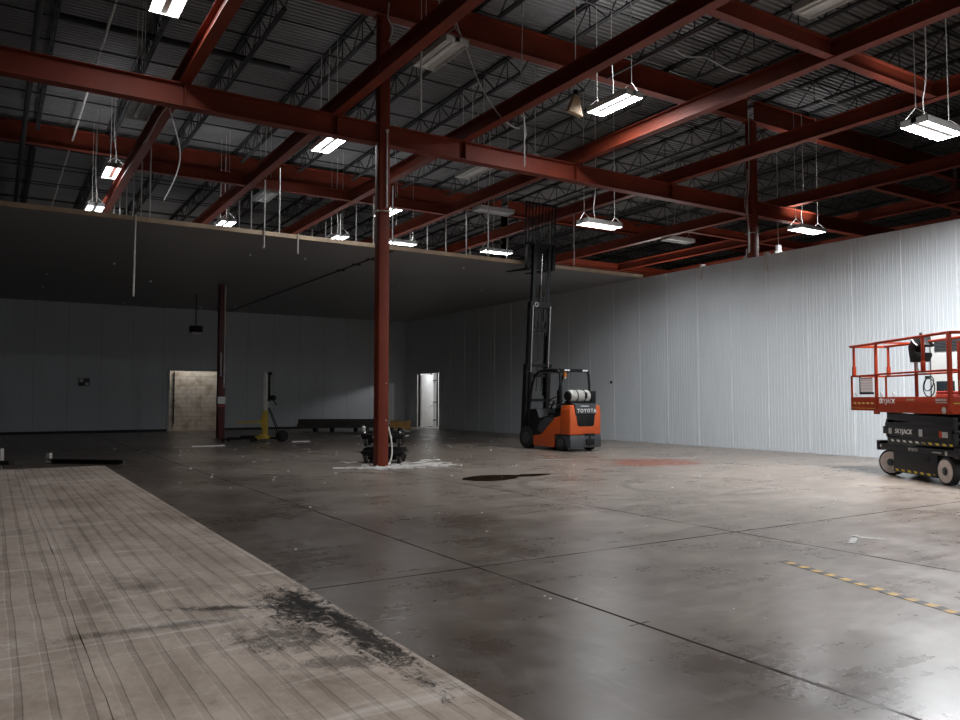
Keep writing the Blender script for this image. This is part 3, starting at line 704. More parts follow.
# ------------------------------------------------------------------ panels lying on the floor
TS = .20
def floor_panel(label, edge_l, edge_r, y0, y1):
    root = MB()
    n = 60; L, Rr = [], []
    for i in range(n+1):
        y = y0+(y1-y0)*i/n
        L.append((edge_l(y), y)); Rr.append((edge_r(y), y))
    root.prism(L+Rr[::-1], 0, TS, 'z')
    o = root.build('wall_panel', 'slab', bevel=0, smooth_=False)
    tag(o, label, 'panel', 'ribbed panels lying on the floor'); return o
rj = random.Random(3)
jit = [rj.uniform(-.006, .006) for _ in range(80)]
crack = lambda y: .42+.015*math.sin(y*1.1)+jit[int(y*3) % 80]
floor_panel('dirty ribbed panel lying on the floor, nearest the open concrete, black stained', lambda y: crack(y)+.0015, lambda y: 1.69+.003*y, -2.5, 15.3)
floor_panel('dirty ribbed panel lying on the floor at the left edge', lambda y: -.86, lambda y: crack(y)-.0015, -2.5, 15.36)
root = thing('steel_angle', 'dark steel channel with an upturned end behind the floor panels', 'steel channel', (1.08, 19.2, 0), R(-43))
MB().box(0, 1.75, -.06, .06, .0, .015).box(0, 1.75, .05, .065, 0, .09).box(0, 1.75, -.065, .065, .085, .10).build('channel', 'joist', root); MB().box(-.03, .06, -.04, .04, .0, .22).build('upturned_end', 'conduit', root)
root = thing('steel_angle', 'pale post stub on a dark base at the left edge behind the panels', 'steel channel', (.13, 19.4, 0), R(-40))
MB().box(-.6, .35, -.07, .07, 0, .08).build('base_bar', 'joist', root); MB().box(.02, .14, -.05, .05, .08, .34).build('post_stub', 'conduit', root, bevel=.01)
o = MB().box(-.46, .46, -.04, .04, 0, .03).build('loose_strip', 'foam'); o.location = (5.4, 23.5, 0); tag(o, 'white strip lying on the floor before the rear column', 'strip')
o = MB().box(-.3, .3, -.25, .25, 0, .03).build('loose_sheet', 'conduit'); o.location = (8.5, 24.6, 0); tag(o, 'pale sheet on the floor right of the yellow lift', 'sheet')

# ------------------------------------------------------------------ forklift
def forklift():
    root = thing('forklift', 'orange and black forklift with its mast raised, before the dark wall', 'forklift', (13.35, 16.05, 0), R(1.0))
    W = .535
    # side body
    prof = [(.342, .45), (.342, .94), (.62, .88), (1.18, .42), (1.55, .38), (1.55, .09), (.62, .09), (.60, .44)]
    for x0 in (-W, W-.12): MB().prism(prof, x0, x0+.12, 'x').build('side_body', 'orange', root, bevel=.02)
    # counterweight
    k = MB().prism([(-W, .44), (W, .44), (W, 1.08), (W-.04, 1.22), (W-.16, 1.22), (W-.20, .96), (-W+.20, .96), (-W+.16, 1.22), (-W+.04, 1.22), (-W, 1.08)], -.06, .34, 'y')
    cw = k.build('counterweight', 'orange', root, bevel=.03)
    k = MB().prism([(-W+.17, 1.24), (W-.17, 1.24), (W-.19, .98), (-W+.19, .98)], -.075, .33, 'y').box(-W+.14, W-.14, -.03, .45, 1.22, 1.27)
    pn = k.build('rear_panel', 'dark_grey', root, bevel=.015)
    k = MB().prism([(-W+.21, .97), (W-.21, .97), (W-.25, .70), (W-.30, .66), (-W+.30, .66), (-W+.25, .70)], -.068, -.03, 'y')
    for i in range(5): k.box(-W+.30, W-.30, -.078, -.06, .71+.05*i, .725+.05*i)
    k.build('grille', 'black', root, bevel=.006)
    text_obj('lettering', 'TOYOTA', .135, 'letter', pn, (.03, -.078, 1.07), (R(90), 0, 0), .002, 0, .003, 1.0, 1.28)
    MB().box(-.18, .10, -.079, -.07, 1.185, 1.205).build('badge_strip', 'letter', pn)
    # lower bumper and tow hitch
    MB().prism([(-W, .10), (W, .10), (W, .43), (-W, .43)], -.075, .12, 'y').box(-W, -W+.08, .1, .58, .16, .42).box(W-.08, W, .1, .58, .16, .42).build('bumper', 'dark_grey', root, bevel=.03)
    k = MB().box(-.01, .26, -.115, -.07, .17, .33); k.cyl((.12, -.09, .14), (.12, -.09, .40), .022, 10)
    k.build('tow_hitch', 'black', root, bevel=.008)
    MB().box(-.05, .30, -.082, -.07, .40, .47).build('counterweight_slot', 'black', root, bevel=.01)
    # engine hood, cowl, floor
    MB().box(-W+.13, W-.13, .30, 1.05, .40, 1.02).build('engine_hood', 'black', root, bevel=.03)
    MB().prism([(.62, .88), (.9, .94), (1.25, .86), (1.40, 1.12), (1.72, 1.10), (1.78, .40), (1.55, .38), (1.18, .42)], -W+.005, W-.005, 'x').build('front_cowl', 'black', root, bevel=.015)
    MB().prism([(.60, .84), (.93, .90), (1.24, .76), (1.35, .55), (1.18, .44)], -W-.004, -W+.05, 'x').build('step_panel', 'dark_grey', root, bevel=.01)
    # seat
    s = MB().box(-.24, .24, .42, .95, 1.02, 1.16).build('seat', 'black', root, bevel=.04)
    MB().box(-.23, .23, .36, .50, 1.14, 1.58).build('backrest', 'black', s, bevel=.05)
    MB().cyl((-.27, .5, 1.1), (-.27, .8, 1.22), .03, 8).cyl((.27, .5, 1.1), (.27, .8, 1.22), .03, 8).build('armrest', 'black', s)
    # steering wheel and levers
    st = MB().torus((0, 0, 0), .17, .017, None, 24, 8).build('steering_wheel', 'black', root, mx=Matrix.Translation((-.02, 1.24, 1.33)) @ Matrix.Rotation(R(-38), 4, 'X'))
    MB().cyl((-.02, 1.42, 1.08), (-.02, 1.24, 1.33), .024, 8).bar((-.18, 1.24, 1.33), (.14, 1.24, 1.33), .02).build('steering_post', 'black', st)
    for i in range(3): MB().cyl((.22+.06*i, 1.42, 1.1), (.20+.06*i, 1.30, 1.34), .010, 6).sphere((.20+.06*i, 1.30, 1.35), .022, 8).build('control_lever', 'black', root)
    # overhead guard
    g = MB()
    for sx in (-1, 1):
        x = sx*.50
        g.tube(spline([(x, .36, 1.20), (x, .36, 1.75), (x, .40, 2.08), (x, .50, 2.16)], 5), .036, 8)
        g.tube(spline([(x*.96, .50, 2.16), (x*.96, .95, 2.18), (x*.96, 1.30, 2.14), (x, 1.52, 1.98), (x, 1.68, 1.55), (x, 1.76, 1.05)], 6), .036, 8)
    g.box(-.50, .50, .36, .46, 2.11, 2.19).box(-.50, .50, 1.26, 1.32, 2.11, 2.17)
    g.build('overhead_guard', 'black', root)
    k = MB()
    for i in range(6): k.box(-.40+.16*i-.012, -.40+.16*i+.012, .44, 1.30, 2.13, 2.17)
    k.build('guard_bars', 'black', root, smooth_=False)
    for x in (-.28, .35): MB().box(x-.09, x+.09, .345, .362, 2.135, 2.175).build('rear_lamp', 'letter', root)
    b_ = MB().cyl((-.30, .42, 1.98), (-.30, .42, 2.10), .045, 12).build('beacon', 'amber', root)
    MB().sphere((-.30, .42, 1.955), .032, 8).build('beacon_tip', 'letter', b_)
    MB().box(-.53, -.44, .36, .5, 1.25, 1.62).build('pillar_cover', 'black', root, bevel=.02); MB().box(.44, .53, .30, .46, 1.26, 1.52).build('pillar_cover', 'black', root, bevel=.02)
    # gas bottle
    t = MB(); y, z, r = .16, 1.46, .165
    t.cyl((-.36, y, z), (.22, y, z), r, 28).sphere((-.36, y, z), r, 24, (.45, 1, 1)).sphere((.22, y, z), r, 24, (.45, 1, 1))
    tk = t.build('gas_bottle', 'tank', root)
    MB().cyl((-.46, y, z), (-.40, y, z), .12, 20).torus((-.42, y, z), .13, .012, Matrix.Rotation(R(90), 4, 'Y'), 20, 6).build('bottle_collar', 'black', tk)
    for x in (-.20, .06): MB().torus((x, y, z), r+.004, .014, Matrix.Rotation(R(90), 4, 'Y'), 28, 6).build('strap', 'black', tk)
    MB().box(.03, .10, y-.19, y-.15, z-.06, z+.10).build('buckle', 'black', tk, bevel=.01)
    MB().box(-.42, .44, .02, .32, 1.27, 1.32).box(.31, .46, .04, .30, 1.30, 1.60).build('bottle_bracket', 'black', root, bevel=.02)
    # wheels
    def wheel(x, y, r, w, nm):
        wv = MB(); prof = [(.55*r, -w/2), (.93*r, -w/2), (r, -w/2+.03), (r, w/2-.03), (.93*r, w/2), (.55*r, w/2)]
        wv.cyl((x-w/2, y, r), (x+w/2, y, r), r, 32)
        o = wv.build(nm, 'rubber', root, bevel=.025)
        sgn = -1 if x < 0 else 1
        MB().cyl((x+sgn*(w/2-.01), y, r), (x+sgn*(w/2+.012), y, r), r*.52, 24).cyl((x+sgn*(w/2+.01), y, r), (x+sgn*(w/2+.03), y, r), r*.2, 12).build('hub', 'dark_grey', o)
    for sx in (-1, 1): wheel(sx*.455, 1.86, .31, .20, 'front_wheel'); wheel(sx*.46, .35, .225, .16, 'rear_wheel')
    # mast: three stages leaning back 4 degrees
    T = Matrix.Translation((0, 2.20, .12)) @ Matrix.Rotation(R(4.2), 4, 'X')
    mast = MB()
    for sx in (-1, 1): mast.prism([(sx*.44, -.08), (sx*.33, -.08), (sx*.33, -.06), (sx*.42, -.06), (sx*.42, .06), (sx*.33, .06), (sx*.33, .08), (sx*.44, .08)], 0, 2.28, 'z')
    mast.box(-.44, .44, -.12, -.08, 2.20, 2.28).box(-.44, .44, -.12, -.08, .25, .40).box(-.44, .44, -.11, -.07, 1.2, 1.28)
    ms = mast.build('mast_outer_stage', 'black', root, mx=T, smooth_=False)
    mast = MB()
    for sx in (-1, 1): mast.prism([(sx*.375, -.06), (sx*.27, -.06), (sx*.27, -.04), (sx*.35, -.04), (sx*.35, .06), (sx*.27, .06), (sx*.27, .08), (sx*.375, .08)], 1.35, 4.05, 'z')
    mast.box(-.40, .40, -.11, -.05, 3.90, 4.06).box(-.36, .36, -.08, -.05, 1.9, 2.0)
    for sx in (-1, 1): mast.box(sx*.16-.07, sx*.16+.07, -.08, -.05, 3.5, 3.92)
    m2 = mast.build('mast_middle_stage', 'black', root, mx=T, smooth_=False)
    mk = MB().torus((-.20, -.112, 3.975), .055, .012, Matrix.Rotation(R(90), 4, 'X'), 20, 6).build('pulley_ring', 'tank', m2, mx=T)
    mast = MB()
    for sx in (-1, 1): mast.prism([(sx*.31, -.05), (sx*.20, -.05), (sx*.20, -.03), (sx*.285, -.03), (sx*.285, .07), (sx*.31, .07)], 3.1, 5.72, 'z')
    mast.box(-.31, .31, -.07, -.03, 5.62, 5.74).box(-.31, .31, -.06, -.03, 3.2, 3.3)
    m3 = mast.build('mast_inner_stage', 'black', root, mx=T, smooth_=False)
    for sx in (-1, 1):
        MB().cyl((sx*.31, -.10, .35), (sx*.31, -.10, 2.05), .045, 12).build('lift_cylinder', 'black', root, mx=T)
        MB().cyl((sx*.31, -.10, 2.05), (sx*.31, -.10, 3.95), .026, 10).build('lift_rod', 'chrome', root, mx=T)
    MB().cyl((.0, -.02, 3.2), (.0, -.02, 4.55), .05, 12).build('free_lift_cylinder', 'black', root, mx=T)
    MB().cyl((.0, -.02, 4.55), (.0, -.02, 5.45), .024, 10).build('free_lift_rod', 'chrome', root, mx=T)
    for x in (-.08, .10): MB().tube(spline([(x, -.09, 1.5), (x+.02, -.1, 2.4), (x, -.09, 3.4), (x+.03, -.08, 4.4), (x, -.06, 5.3)], 6), .014, 6).build('hydraulic_hose', 'rubber', root, mx=T)
    # carriage, backrest, forks
    cg = MB().box(-.50, .50, .09, .13, 5.02, 5.13).box(-.50, .50, .09, .13, 5.55, 5.66).box(-.50, -.40, -.02, .13, 5.0, 5.75).box(.40, .50, -.02, .13, 5.0, 5.75).box(-.22, .22, .02, .12, 5.0, 5.75)
    cg = cg.build('carriage', 'black', root, mx=T, bevel=.008)
    lb = MB().box(-.55, .55, .10, .14, 5.66, 5.74).box(-.55, .55, .10, .14, 6.86, 6.92).box(-.55, -.51, .10, .14, 5.66, 6.92).box(.51, .55, .10, .14, 5.66, 6.92)
    for i in range(8): x = -.42+.12*i; lb.box(x-.012, x+.012, .105, .135, 5.7, 6.9)
    lb.build('load_backrest', 'black', root, mx=T, smooth_=False)
    for sx in (-1, 1):
        x = sx*.34
        MB().prism([(.13, 5.66), (.17, 5.66), (.18, 5.03), (1.22, 4.99), (1.22, 4.975), (.14, 4.975)], x-.06, x+.06, 'x').build('fork', 'black', root, mx=T)
    return root
forklift()

# ------------------------------------------------------------------ scissor lift
def scissor_lift():
    W = .76
    root = thing('scissor_lift', 'orange-red scissor lift with charcoal base at the right edge', 'scissor lift', (13.83, 8.12, 0), math.atan2(-.861, -.508))
    # local: x along the near side (towards the camera), y away from the camera side, z up
    MB().box(-.34, 2.02, .03, W-.03, .46, .565).box(-.34, -.24, .02, W-.02, .44, .62).box(1.92, 2.04, .02, W-.02, .44, .60).build('chassis', 'lift_grey', root, bevel=.012)
    cab = MB().box(.22, 1.50, .015, .20, .09, .47).box(.22, 1.50, W-.20, W-.015, .09, .47).box(.25, 1.47, .2, W-.2, .16, .46).build('tray_cabinet', 'lift_grey', root, bevel=.015)
    MB().box(1.12, 1.30, .008, .016, .34, .44).build('vent_recess', 'black', cab)
    MB().box(.27, 1.44, .004, .014, .115, .150).build('hazard_strip', 'hazard', cab)
    MB().box(.06, 1.10, .020, .028, .625, .66).build('hazard_strip', 'hazard_pale', root)
    MB().box(1.14, 1.90, .020, .028, .625, .66).build('hazard_strip', 'hazard', root)
    def wheel(s, y0, sg, steer=0., rr=.225):
        r, w = rr, .12
        mx = Matrix.Translation((s, y0, r)) @ Matrix.Rotation(steer, 4, 'Z')
        t = MB().cyl((0, -w/2, 0), (0, w/2, 0), r, 36).build('wheel', 'rubber', root, bevel=.02, mx=mx)
        k = MB().cyl((0, sg*(w/2-.01), 0), (0, sg*(w/2+.006), 0), r*.83, 32)
        rm = k.build('rim', 'rim', t, mx=mx)
        k = MB().cyl((0, sg*(w/2), 0), (0, sg*(w/2+.03), 0), .035, 14).cyl((0, sg*(w/2), 0), (0, sg*(w/2+.009), 0), .068, 24)
        for i in range(5): a = i*1.2566; k.cyl((.055*math.cos(a), sg*w/2, .055*math.sin(a)), (.055*math.cos(a), sg*(w/2+.018), .055*math.sin(a)), .011, 8)
        k.build('hub_nuts', 'dark_grey', t, mx=mx)
    wheel(.0, .13, -1, R(30), .235); wheel(1.72, .07, -1); wheel(-.02, W-.09, 1, R(30), .235); wheel(1.72, W-.07, 1)
    # scissor stack: pairs of long arms
    zs = [.66, .79, .92, 1.05]
    for i, z in enumerate(zs):
        for y, sg in ((.07, 1), (.19, -1), (W-.19, 1), (W-.07, -1)):
            d = .03*sg*(1 if i % 2 == 0 else -1)
            o0 = -.12 if i in (1,) else (.02 if i in (0, 3) else -.05)
            MB().bar((o0, y, z-d), (1.92, y, z+d), .085, .135).build('scissor_arm', 'lift_grey', root, bevel=.008)
    for z, x in ((.855, -.08), (.985, .0), (.725, .0), (.855, 1.9), (.985, 1.88), (.725, 1.88)): MB().cyl((x, .04, z), (x, W-.04, z), .035, 12).build('pivot_pin', 'black', root)
    cv = MB().box(.10, 1.90, .018, .030, .72, .90).build('arm_cover', 'lift_grey', root, bevel=.004)
    text_obj('lettering', 'SKYJACK', .115, 'letter', cv, (.56, .012, .81), (R(90), 0, 0), .002, .18, .001, 1.15)
    MB().box(.10, .20, .010, .018, .76, .86).box(1.02, 1.12, .010, .018, .75, .87).build('decal', 'tank', cv)
    d_ = MB().box(1.58, 1.66, .010, .018, .75, .86).build('decal', 'lift_red', cv); MB().box(1.66, 1.80, .010, .018, .76, .85).build('decal', 'tank', cv)
    text_obj('lettering', 'SKYJACK', .07, 'tank', root, (.81, .027, .512), (R(90), 0, 0), .002, .18, .001)
    MB().box(1.36, 1.60, .022, .031, .50, .515).box(-.20, -.16, .012, .031, .50, .55).box(1.70, 1.75, .022, .031, .475, .54).build('decal', 'tank', root)
    # platform
    pf = MB().box(-.28, 1.93, .0, W, 1.15, 1.20).build('platform_deck', 'lift_grey', root)
    MB().box(-1.24, -.2, .03, W-.03, 1.17, 1.21).build('extension_deck', 'lift_grey', root)
    tb = MB().box(-.30, 1.93, -.012, .006, 1.14, 1.42).box(-.30, 1.93, W-.006, W+.012, 1.14, 1.42).box(1.92, 1.94, 0, W, 1.14, 1.42).box(-.36, -.20, -.006, .03, 1.10, 1.17)
    tb = tb.build('toe_board', 'lift_red', root, bevel=.004)
    MB().box(-1.25, -.28, .02, .034, 1.16, 1.42).box(-1.25, -.28, W-.034, W-.02, 1.16, 1.42).box(-1.25, -1.235, .02, W-.02, 1.16, 1.42).build('extension_toe_board', 'lift_red', root, bevel=.004)
    MB().box(-1.12, -.34, .012, .02, 1.285, 1.32).build('hazard_strip', 'hazard_red', root)
    MB().box(-1.20, -.32, .012, .02, 1.20, 1.212).build('yellow_line', 'yellow', root)
    text_obj('lettering', 'SKYJACK', .115, 'letter', tb, (.11, -.016, 1.34), (R(90), 0, 0), .002, .18, .001, 1.15)
    MB().box(.72, .98, -.017, -.012, 1.345, 1.352).box(.74, .96, -.017, -.012, 1.365, 1.385).build('decal', 'tan_sheet', tb)
    k = MB()
    for i in range(6): k.box(1.56+.048*i, 1.595+.048*i, -.017, -.012, 1.345, 1.385)
    k.box(1.56, 1.85, -.017, -.012, 1.315, 1.33).build('decal', 'tank', tb)
    k = MB().cyl((1.77, -.018, 1.20), (1.77, -.010, 1.20), .055, 20).build('round_label', 'tank', tb)
    # rails
    r = .019
    RAIL = 'lift_red'
    for y, near in ((.0, True), (W, False)):
        yi = y+.035 if near else y-.035
        MB().bar((-1.26, yi, 2.42), (-.22, yi, 2.42), .045).bar((-.30, y, 2.42), (1.95, y, 2.44), .045).build('top_rail', RAIL, root, bevel=.01)
        MB().bar((-1.24, yi, 1.83), (-.22, yi, 1.83), .035).bar((-.30, y, 1.84), (1.95, y, 1.84), .035).build('mid_rail', RAIL, root, bevel=.008)
        for s, z0, z1, yy, w_ in ((-1.12, 1.83, 2.40, yi, .04), (-1.22, 1.42, 1.83, yi, .035), (-.25, 1.20, 2.42, y, .05), (1.22, 1.84, 2.42, y, .045), (1.92, 1.18, 2.46, y, .06)):
            MB().bar((s, yy, z0), (s, yy, z1), w_).build('rail_post', RAIL, root, bevel=.008)
        for s in (-1.12, 1.22): MB().box(s-.03, s+.03, (yi if s < 0 else y)-.03, (yi if s < 0 else y)+.03, 1.84, 2.02).build('post_socket', RAIL, root, bevel=.008)
    MB().bar((-1.24, .035, 2.42), (-1.24, W-.035, 2.42), .045).bar((-1.24, .035, 1.83), (-1.24, W-.035, 1.83), .035).build('end_rail', RAIL, root, bevel=.008)
    MB().bar((-.30, .0, 2.43), (-.30, W, 2.43), .03).build('end_rail', RAIL, root)
    # entry end (faces the camera side)
    MB().bar((1.94, 0, 2.44), (1.94, W, 2.44), .05).bar((1.94, 0, 1.84), (1.94, W, 1.84), .04).build('end_rail', RAIL, root, bevel=.008)
    MB().box(1.925, 1.95, .12, W-.08, 1.44, 2.30).build('entry_gate', RAIL, root, bevel=.006)
    MB().box(1.95, 1.956, .13, .30, 1.58, 1.68).build('decal', 'tan_sheet', root); MB().box(1.942, 1.948, .02, W-.02, 1.30, 1.32).build('yellow_line', 'yellow', root)
    # platform controls hung on the far rail
    SH = Matrix.Translation((.19, 0, 0))
    cb = MB().prism([(-.40, 2.06), (-.10, 2.06), (-.02, 2.16), (-.02, 2.22), (-.22, 2.24), (-.22, 2.34), (.02, 2.32), (.06, 2.36), (-.02, 2.42), (-.06, 2.52), (-.34, 2.53), (-.38, 2.44), (-.46, 2.36)], W-.14, W+.06, 'y').build('control_box', 'black', root, bevel=.015, mx=SH)
    MB().cyl((-.2, W-.04, 2.5), (-.2, W-.04, 2.57), .02, 8).sphere((-.2, W-.04, 2.58), .03, 8).build('joystick', 'rubber', cb, mx=SH)
    MB().tube(spline([(-.3, W-.16, 2.50), (-.22, W-.16, 2.42), (-.12, W-.16, 2.36)], 5), .012, 6).build('pale_cable', 'galv', cb, mx=SH)
    MB().tube(spline([(-.33, W-.06, 2.06), (-.33, W-.05, 1.95), (-.28, W-.05, 1.88)], 4), .022, 6).build('plug', 'tank', cb, mx=SH)
    MB().torus((.02, W-.05, 1.59), .17, .010, Matrix.Rotation(R(90), 4, 'X'), 32, 6).torus((.02, W-.05, 1.66), .135, .010, Matrix.Rotation(R(76), 4, 'X') , 32, 6).box(-.06, .04, W-.07, W-.03, 1.74, 1.80).build('cable_loop', 'rubber', root, mx=SH)
    # chart card clipped inside the extension rail
    cd = MB().box(-.93, -.47, .055, .060, 1.52, 1.79).build('chart_card', 'card', root)
    MB().box(-.965, -.935, .05, .07, 1.47, 1.83).box(-.95, -.47, .05, .07, 1.47, 1.515).build('card_frame', 'black', cd)
    k = MB()
    for i in range(4): k.box(-.88+.1*i, -.82+.1*i, .050, .054, 1.765, 1.79)
    k.build('card_heading', 'lift_red', cd)
    for s, y in ((-.95, W-.05), (-1.12, .06), (-.20, .06)): MB().torus((s, y, 1.47), .035, .008, Matrix.Rotation(R(90), 4, 'X'), 16, 6).build('rope_ring', 'tank', root)
    return root
scissor_lift()
# red box standing on the lift deck
mx = Matrix.Translation((13.83, 8.12, 0)) @ Matrix.Rotation(math.atan2(-.861, -.508), 4, 'Z')
root = thing('tool_box', 'small red tool box standing on the scissor lift deck', 'tool box', mx @ Vector((1.10, .48, 1.205)), math.atan2(-.861, -.508))
MB().box(-.17, .17, -.11, .11, 0, .26).build('body', 'red_box', root, bevel=.012); MB().box(-.16, .16, -.10, .10, .26, .31).build('lid', 'red_box', root, bevel=.012)
MB().tube([(-.08, 0, .31), (-.08, 0, .35), (.08, 0, .35), (.08, 0, .31)], .010, 6).build('handle', 'black', root)

# wall cabinet behind the lift
root = thing('wall_cabinet', 'white wall cabinet with grey louvre and dark window behind the scissor lift', 'cabinet', (XW-.006, 8.85, 1.25))
MB().box(-.16, -.001, -.75, .40, 0, 1.52).build('body', 'white_metal', root, bevel=.01)
MB().box(-.165, -.158, -.74, -.005, .02, .68).box(-.165, -.158, -.74, .32, .72, 1.14).build('door_panel', 'white_metal', root, bevel=.002)
k = MB()
for i in range(8): k.box(-.19, -.155, -.72, .30, 1.18+.032*i, 1.198+.032*i)
k.build('louvre', 'dark_grey', root); MB().box(-.172, -.158, -.10, .28, .28, .52).build('window', 'dark_glass', root); MB().box(-.17, -.158, .39, .41, 0, 1.52).build('edge_strip', 'dark_grey', root)

# ------------------------------------------------------------------ material lift by the rear column
root = thing('material_lift', 'small yellow hand-winch material lift with silver mast by the back wall', 'material lift', (7.52, 25.05, 0), R(150))
MB().box(-.18, .26, -.20, .20, .10, .20).box(-.05, .12, -.24, .24, .18, .26).build('base', 'yellow', root, bevel=.01)
for sy in (-1, 1):
    lg = MB().bar((.2, sy*.22, .12), (1.30, sy*.34, .10), .06, .05).build('leg', 'black', root)
    for s in (.35, 1.25): MB().cyl((s, sy*(.24+.07*(s > 1))-.02, .05), (s, sy*(.24+.07*(s > 1))+.02, .05), .05, 14).build('caster', 'rubber', lg)
    MB().bar((-.55, sy*.16, .1), (.0, sy*.1, .14), .05).build('outrigger', 'black', root)
MB().box(-.095, .065, -.06, .06, .2, 1.02).build('mast_sleeve', 'yellow', root, bevel=.01)
MB().box(-.09, .06, -.15, .12, 1.0, 2.24).build('mast', 'tank', root, bevel=.012)
MB().box(-.16, -.095, -.05, .05, 1.3, 2.22).box(-.2, -.06, -.08, .08, 2.16, 2.26).build('pulley_head', 'black', root, bevel=.01)
fk = MB().box(.06, .12, -.28, .28, .62, .72).box(.06, .10, -.10, .10, .45, .85).build('carriage', 'yellow', root)
for sy in (-1, 1): MB().bar((.1, sy*.25, .66), (.80, sy*.25, .63), .055, .05).build('fork', 'yellow', root)
wn = MB().cyl((-.25, -.08, 1.42), (-.25, .10, 1.42), .09, 16).box(-.28, -.1, -.07, .07, 1.36, 1.48).build('winch', 'black', root)
MB().bar((-.25, .12, 1.42), (-.38, .12, 1.20), .03).cyl((-.38, .08, 1.2), (-.38, .22, 1.2), .02, 8).build('winch_handle', 'black', wn)
for sy in (-1, 1): MB().bar((-.12, sy*.08, 1.1), (-.50, sy*.14, .18), .025).build('brace', 'black', root)
MB().cyl((-.56, -.10, .19), (-.56, .10, .19), .19, 22).build('rear_wheel', 'rubber', root, bevel=.015)
root = thing('floor_jack', 'low black wheeled dolly at the foot of the rear column', 'dolly', (7.25, 26.0, 0))
MB().box(-.24, .24, -.1, .1, .10, .17).build('frame', 'black', root, bevel=.01)
for sx in (-.2, .2): MB().cyl((sx, -.12, .06), (sx, -.07, .06), .06, 14).cyl((sx, .07, .06), (sx, .12, .06), .06, 14).build('wheel', 'galv', root)

# long bundle of dark boards along the back wall, tan crate at its end
root = thing('board_bundle', 'long dark bundle of boards raised on blocks along the back wall', 'bundle', (12.95, 31.4, 0), R(-27))
MB().box(-2.05, 1.72, -.30, .30, .16, .32).box(-2.0, 1.72, -.30, .30, .325, .52).build('boards', 'bundle', root, bevel=.01)
for s in (-1.3, -.6, .4, 1.4): MB().box(s-.07, s+.07, -.32, .32, 0, .16).build('block', 'black', root)
root = thing('wooden_crate', 'tan wooden crate end beside the near column in front of the bright doorway', 'crate', (15.0, 30.3, 0), R(-32))
MB().box(-.40, .40, -.30, .30, .10, .44).build('box', 'wood', root, bevel=.01); MB().box(-.44, -.36, -.34, .34, .06, .47).box(.36, .42, -.33, .33, .08, .46).build('end_cleat', 'wood', root)
MB().box(-.44, .44, -.35, .35, 0, .06).build('skid', 'foam', root)
o = MB().box(-.35, .35, -.25, .25, 0, .04).build('loose_sheet', 'foam'); o.location = (16.2, 31.2, 0); tag(o, 'white board lying on the floor at the bright doorway sill', 'sheet')

# ------------------------------------------------------------------ stacked black dollies by the near column
def dolly(label, x, y, z, rz):
    root = thing('castor_dolly', label, 'dolly', (x, y, z), rz, 'stacked black dollies')
    MB().box(-.46, .46, -.30, .30, .19, .27).box(-.40, .40, -.24, .24, .27, .33).build('frame', 'black', root, bevel=.015)
    for sx in (-1, 0, 1):
        for sy in (-1, 1):
            w = MB().cyl((sx*.36-.03, sy*.24, .085), (sx*.36+.03, sy*.24, .085), .085, 16).build('wheel', 'rubber', root, bevel=.01)
            MB().box(sx*.36-.045, sx*.36-.033, sy*.24-.03, sy*.24+.03, .05, .2).box(sx*.36+.033, sx*.36+.045, sy*.24-.03, sy*.24+.03, .05, .2).cyl((sx*.36-.05, sy*.24, .085), (sx*.36+.05, sy*.24, .085), .03, 10).build('castor_fork', 'chrome', w)
    for sy in (-.15, .15): MB().cyl((-.43, sy, .20), (.43, sy, .20), .128, 18).build('drum', 'black', root)
    for sx in (-1, 1): MB().tube([(sx*.47, -.15, .22), (sx*.53, -.15, .22), (sx*.53, .15, .22), (sx*.47, .15, .22)], .014, 6).build('grab_handle', 'chrome', root)
    return root
dolly('lower of two stacked black wheeled dollies behind the near column', 7.32, 15.55, 0, R(-38))
d2 = dolly('upper of two stacked black wheeled dollies behind the near column', 7.30, 15.56, .36, R(-33))
MB().cyl((-.42, -.2, .33), (-.42, -.2, .40), .045, 14).sphere((-.42, -.2, .40), .045, 12).build('pale_fitting', 'tank', d2)
k = MB()
for i in range(5): k.cyl((-.36+.18*i, -.15+.08*(i % 2), .33), (-.36+.18*i, -.15+.08*(i % 2), .40), .05, 12)
k.build('buffer_caps', 'black', d2); k = MB()
for i in range(5): k.sphere((-.38+.19*i, -.30, .30-.10*(i % 2)), .035, 10)
k.build('bolt_heads', 'chrome', d2)
o = MB().tube(spline([(6.98, 14.95, .80), (7.04, 14.93, .83), (7.11, 14.92, .74), (7.17, 14.92, .48), (7.18, 14.92, .22), (7.12, 14.92, .03), (6.98, 14.85, .018)], 8), .018, 8).build('white_hose', 'foam'); tag(o, 'white hose hanging beside the near column over the black dollies', 'hose')

rs = random.Random(11)
strips = [(6.5, 15.7, .45, -50), (6.62, 14.75, .4, -50), (6.1, 14.35, .85, -20), (6.35, 14.2, .9, -35), (6.55, 14.05, .7, -28), (6.3, 13.95, .6, -40), (6.75, 14.15, .5, -10), (6.95, 14.3, .8, -36), (7.3, 14.2, .9, -30), (7.6, 14.45, .8, -25), (7.5, 14.0, .9, -38), (7.85, 14.1, .7, -30), (7.75, 14.9, .6, -20), (8.0, 13.9, .5, -45), (8.3, 15.3, .45, -15), (7.15, 13.9, .55, -50), (7.0, 14.75, .5, -20), (6.5, 14.35, .6, -60), (8.1, 14.5, .5, -32), (6.85, 13.85, .5, -25)]
for x, y, L, a in strips:
    n = 5; k = MB()
    pts = [(-L/2+L*i/n, .03*math.sin(i*1.7+x*5), .012+.02*abs(math.sin(i*2.1+y))) for i in range(n+1)]
    for i in range(n): k.bar(pts[i], pts[i+1], .036, .02)
    o = k.build('foam_strip', 'foam'); o.location = (x, y, .004); o.rotation_euler = (0, 0, R(a)); tag(o, 'white foam strip in the litter around the near column foot', 'strip', 'white foam strips on the floor')

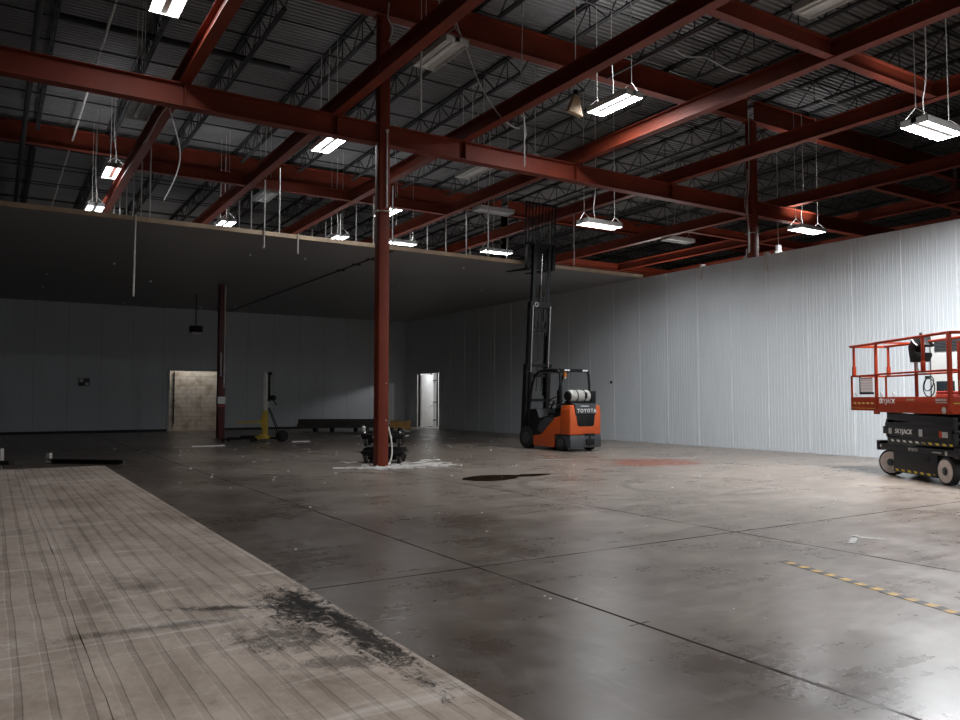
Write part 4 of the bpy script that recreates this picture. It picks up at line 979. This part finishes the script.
# puddle, tape, crumbs
pd = [(6.86, 11.47), (7.05, 11.75), (7.5, 11.95), (7.9, 11.85), (8.15, 11.7), (8.3, 11.75), (8.74, 11.6), (8.72, 11.45), (8.3, 11.35), (8.0, 11.4), (7.75, 11.2), (7.35, 11.05), (7.0, 11.15)]
pts = [(p.x, p.y) for p in spline([(a, b_, 0) for a, b_ in pd]+[(pd[0][0], pd[0][1], 0)], 4)[:-1]]
o = MB().prism(pts, .0005, .004, 'z').build('puddle', 'puddle'); tag(o, 'dark brown puddle on the concrete in front of the forklift', 'puddle')
a, b_ = Vector((5.76, 4.31, 0)), Vector((5.30, 2.62, 0)); d = b_-a
k = MB(); n = 24; L = d.length
top = [(L*i/n, .040+.004*math.sin(i*1.9)+(.02*math.sin(i*3.) if i > 19 else 0)) for i in range(n+1)]; bot = [(L*i/n, -.040+.004*math.sin(i*2.7)) for i in range(n+1)]
o = k.prism(top+bot[::-1], .0005, .003, 'z').build('hazard_tape', 'tape'); o.location = a; o.rotation_euler = (0, 0, math.atan2(d.y, d.x)); tag(o, 'worn yellow and black hazard tape stuck to the floor at right', 'tape')
k = MB()
for _ in range(170):
    x, y = rs.uniform(2.4, 15), rs.uniform(2.5, 24)
    if x > 12.5 and y < 9: continue
    s = rs.uniform(.003, .008)*(1+max(0., y-6)*.12); k.box(x-s*rs.uniform(.6, 1.8), x+s, y-s, y+s*rs.uniform(.6, 1.6), 0, s*.7)
o = k.build('floor_crumbs', 'foam', smooth_=False); tag(o, 'pale crumbs of rubbish scattered over the concrete floor', 'debris', None, 'stuff')
for x, y, L, rz, lb in ((7.25, 4.6, .5, 28, 'faint white scraped mark on the floor right of the tape'), (13.6, 13.1, 1.3, -38, 'white paint line beside the red stain'), (10.9, 14.2, .9, -32, 'white paint line left of the red stain near the forklift')):
    k = MB().box(-L/2, L/2, -.03, .03, .0005, .003)
    if L < .6: k.box(.1, .16, -.26, .03, .0005, .003)
    o = k.build('paint_line', 'worn_paint'); o.location = (x, y, 0); o.rotation_euler = (0, 0, R(rz)); tag(o, lb, 'paint mark')

# ------------------------------------------------------------------ world and view
w = bpy.data.worlds.new('world'); bpy.context.scene.world = w; w.use_nodes = True
w.node_tree.nodes['Background'].inputs[0].default_value = (.55, .6, .65, 1); w.node_tree.nodes['Background'].inputs[1].default_value = .05
sc = bpy.context.scene
sc.view_settings.view_transform = 'Standard'; sc.view_settings.look = 'None'; sc.view_settings.gamma = 1; sc.view_settings.use_curve_mapping = False
sc.view_settings.exposure = 0.0
sc.cycles.max_bounces = 8; sc.cycles.diffuse_bounces = 4; sc.cycles.sample_clamp_indirect = 4.; sc.cycles.use_denoising = True
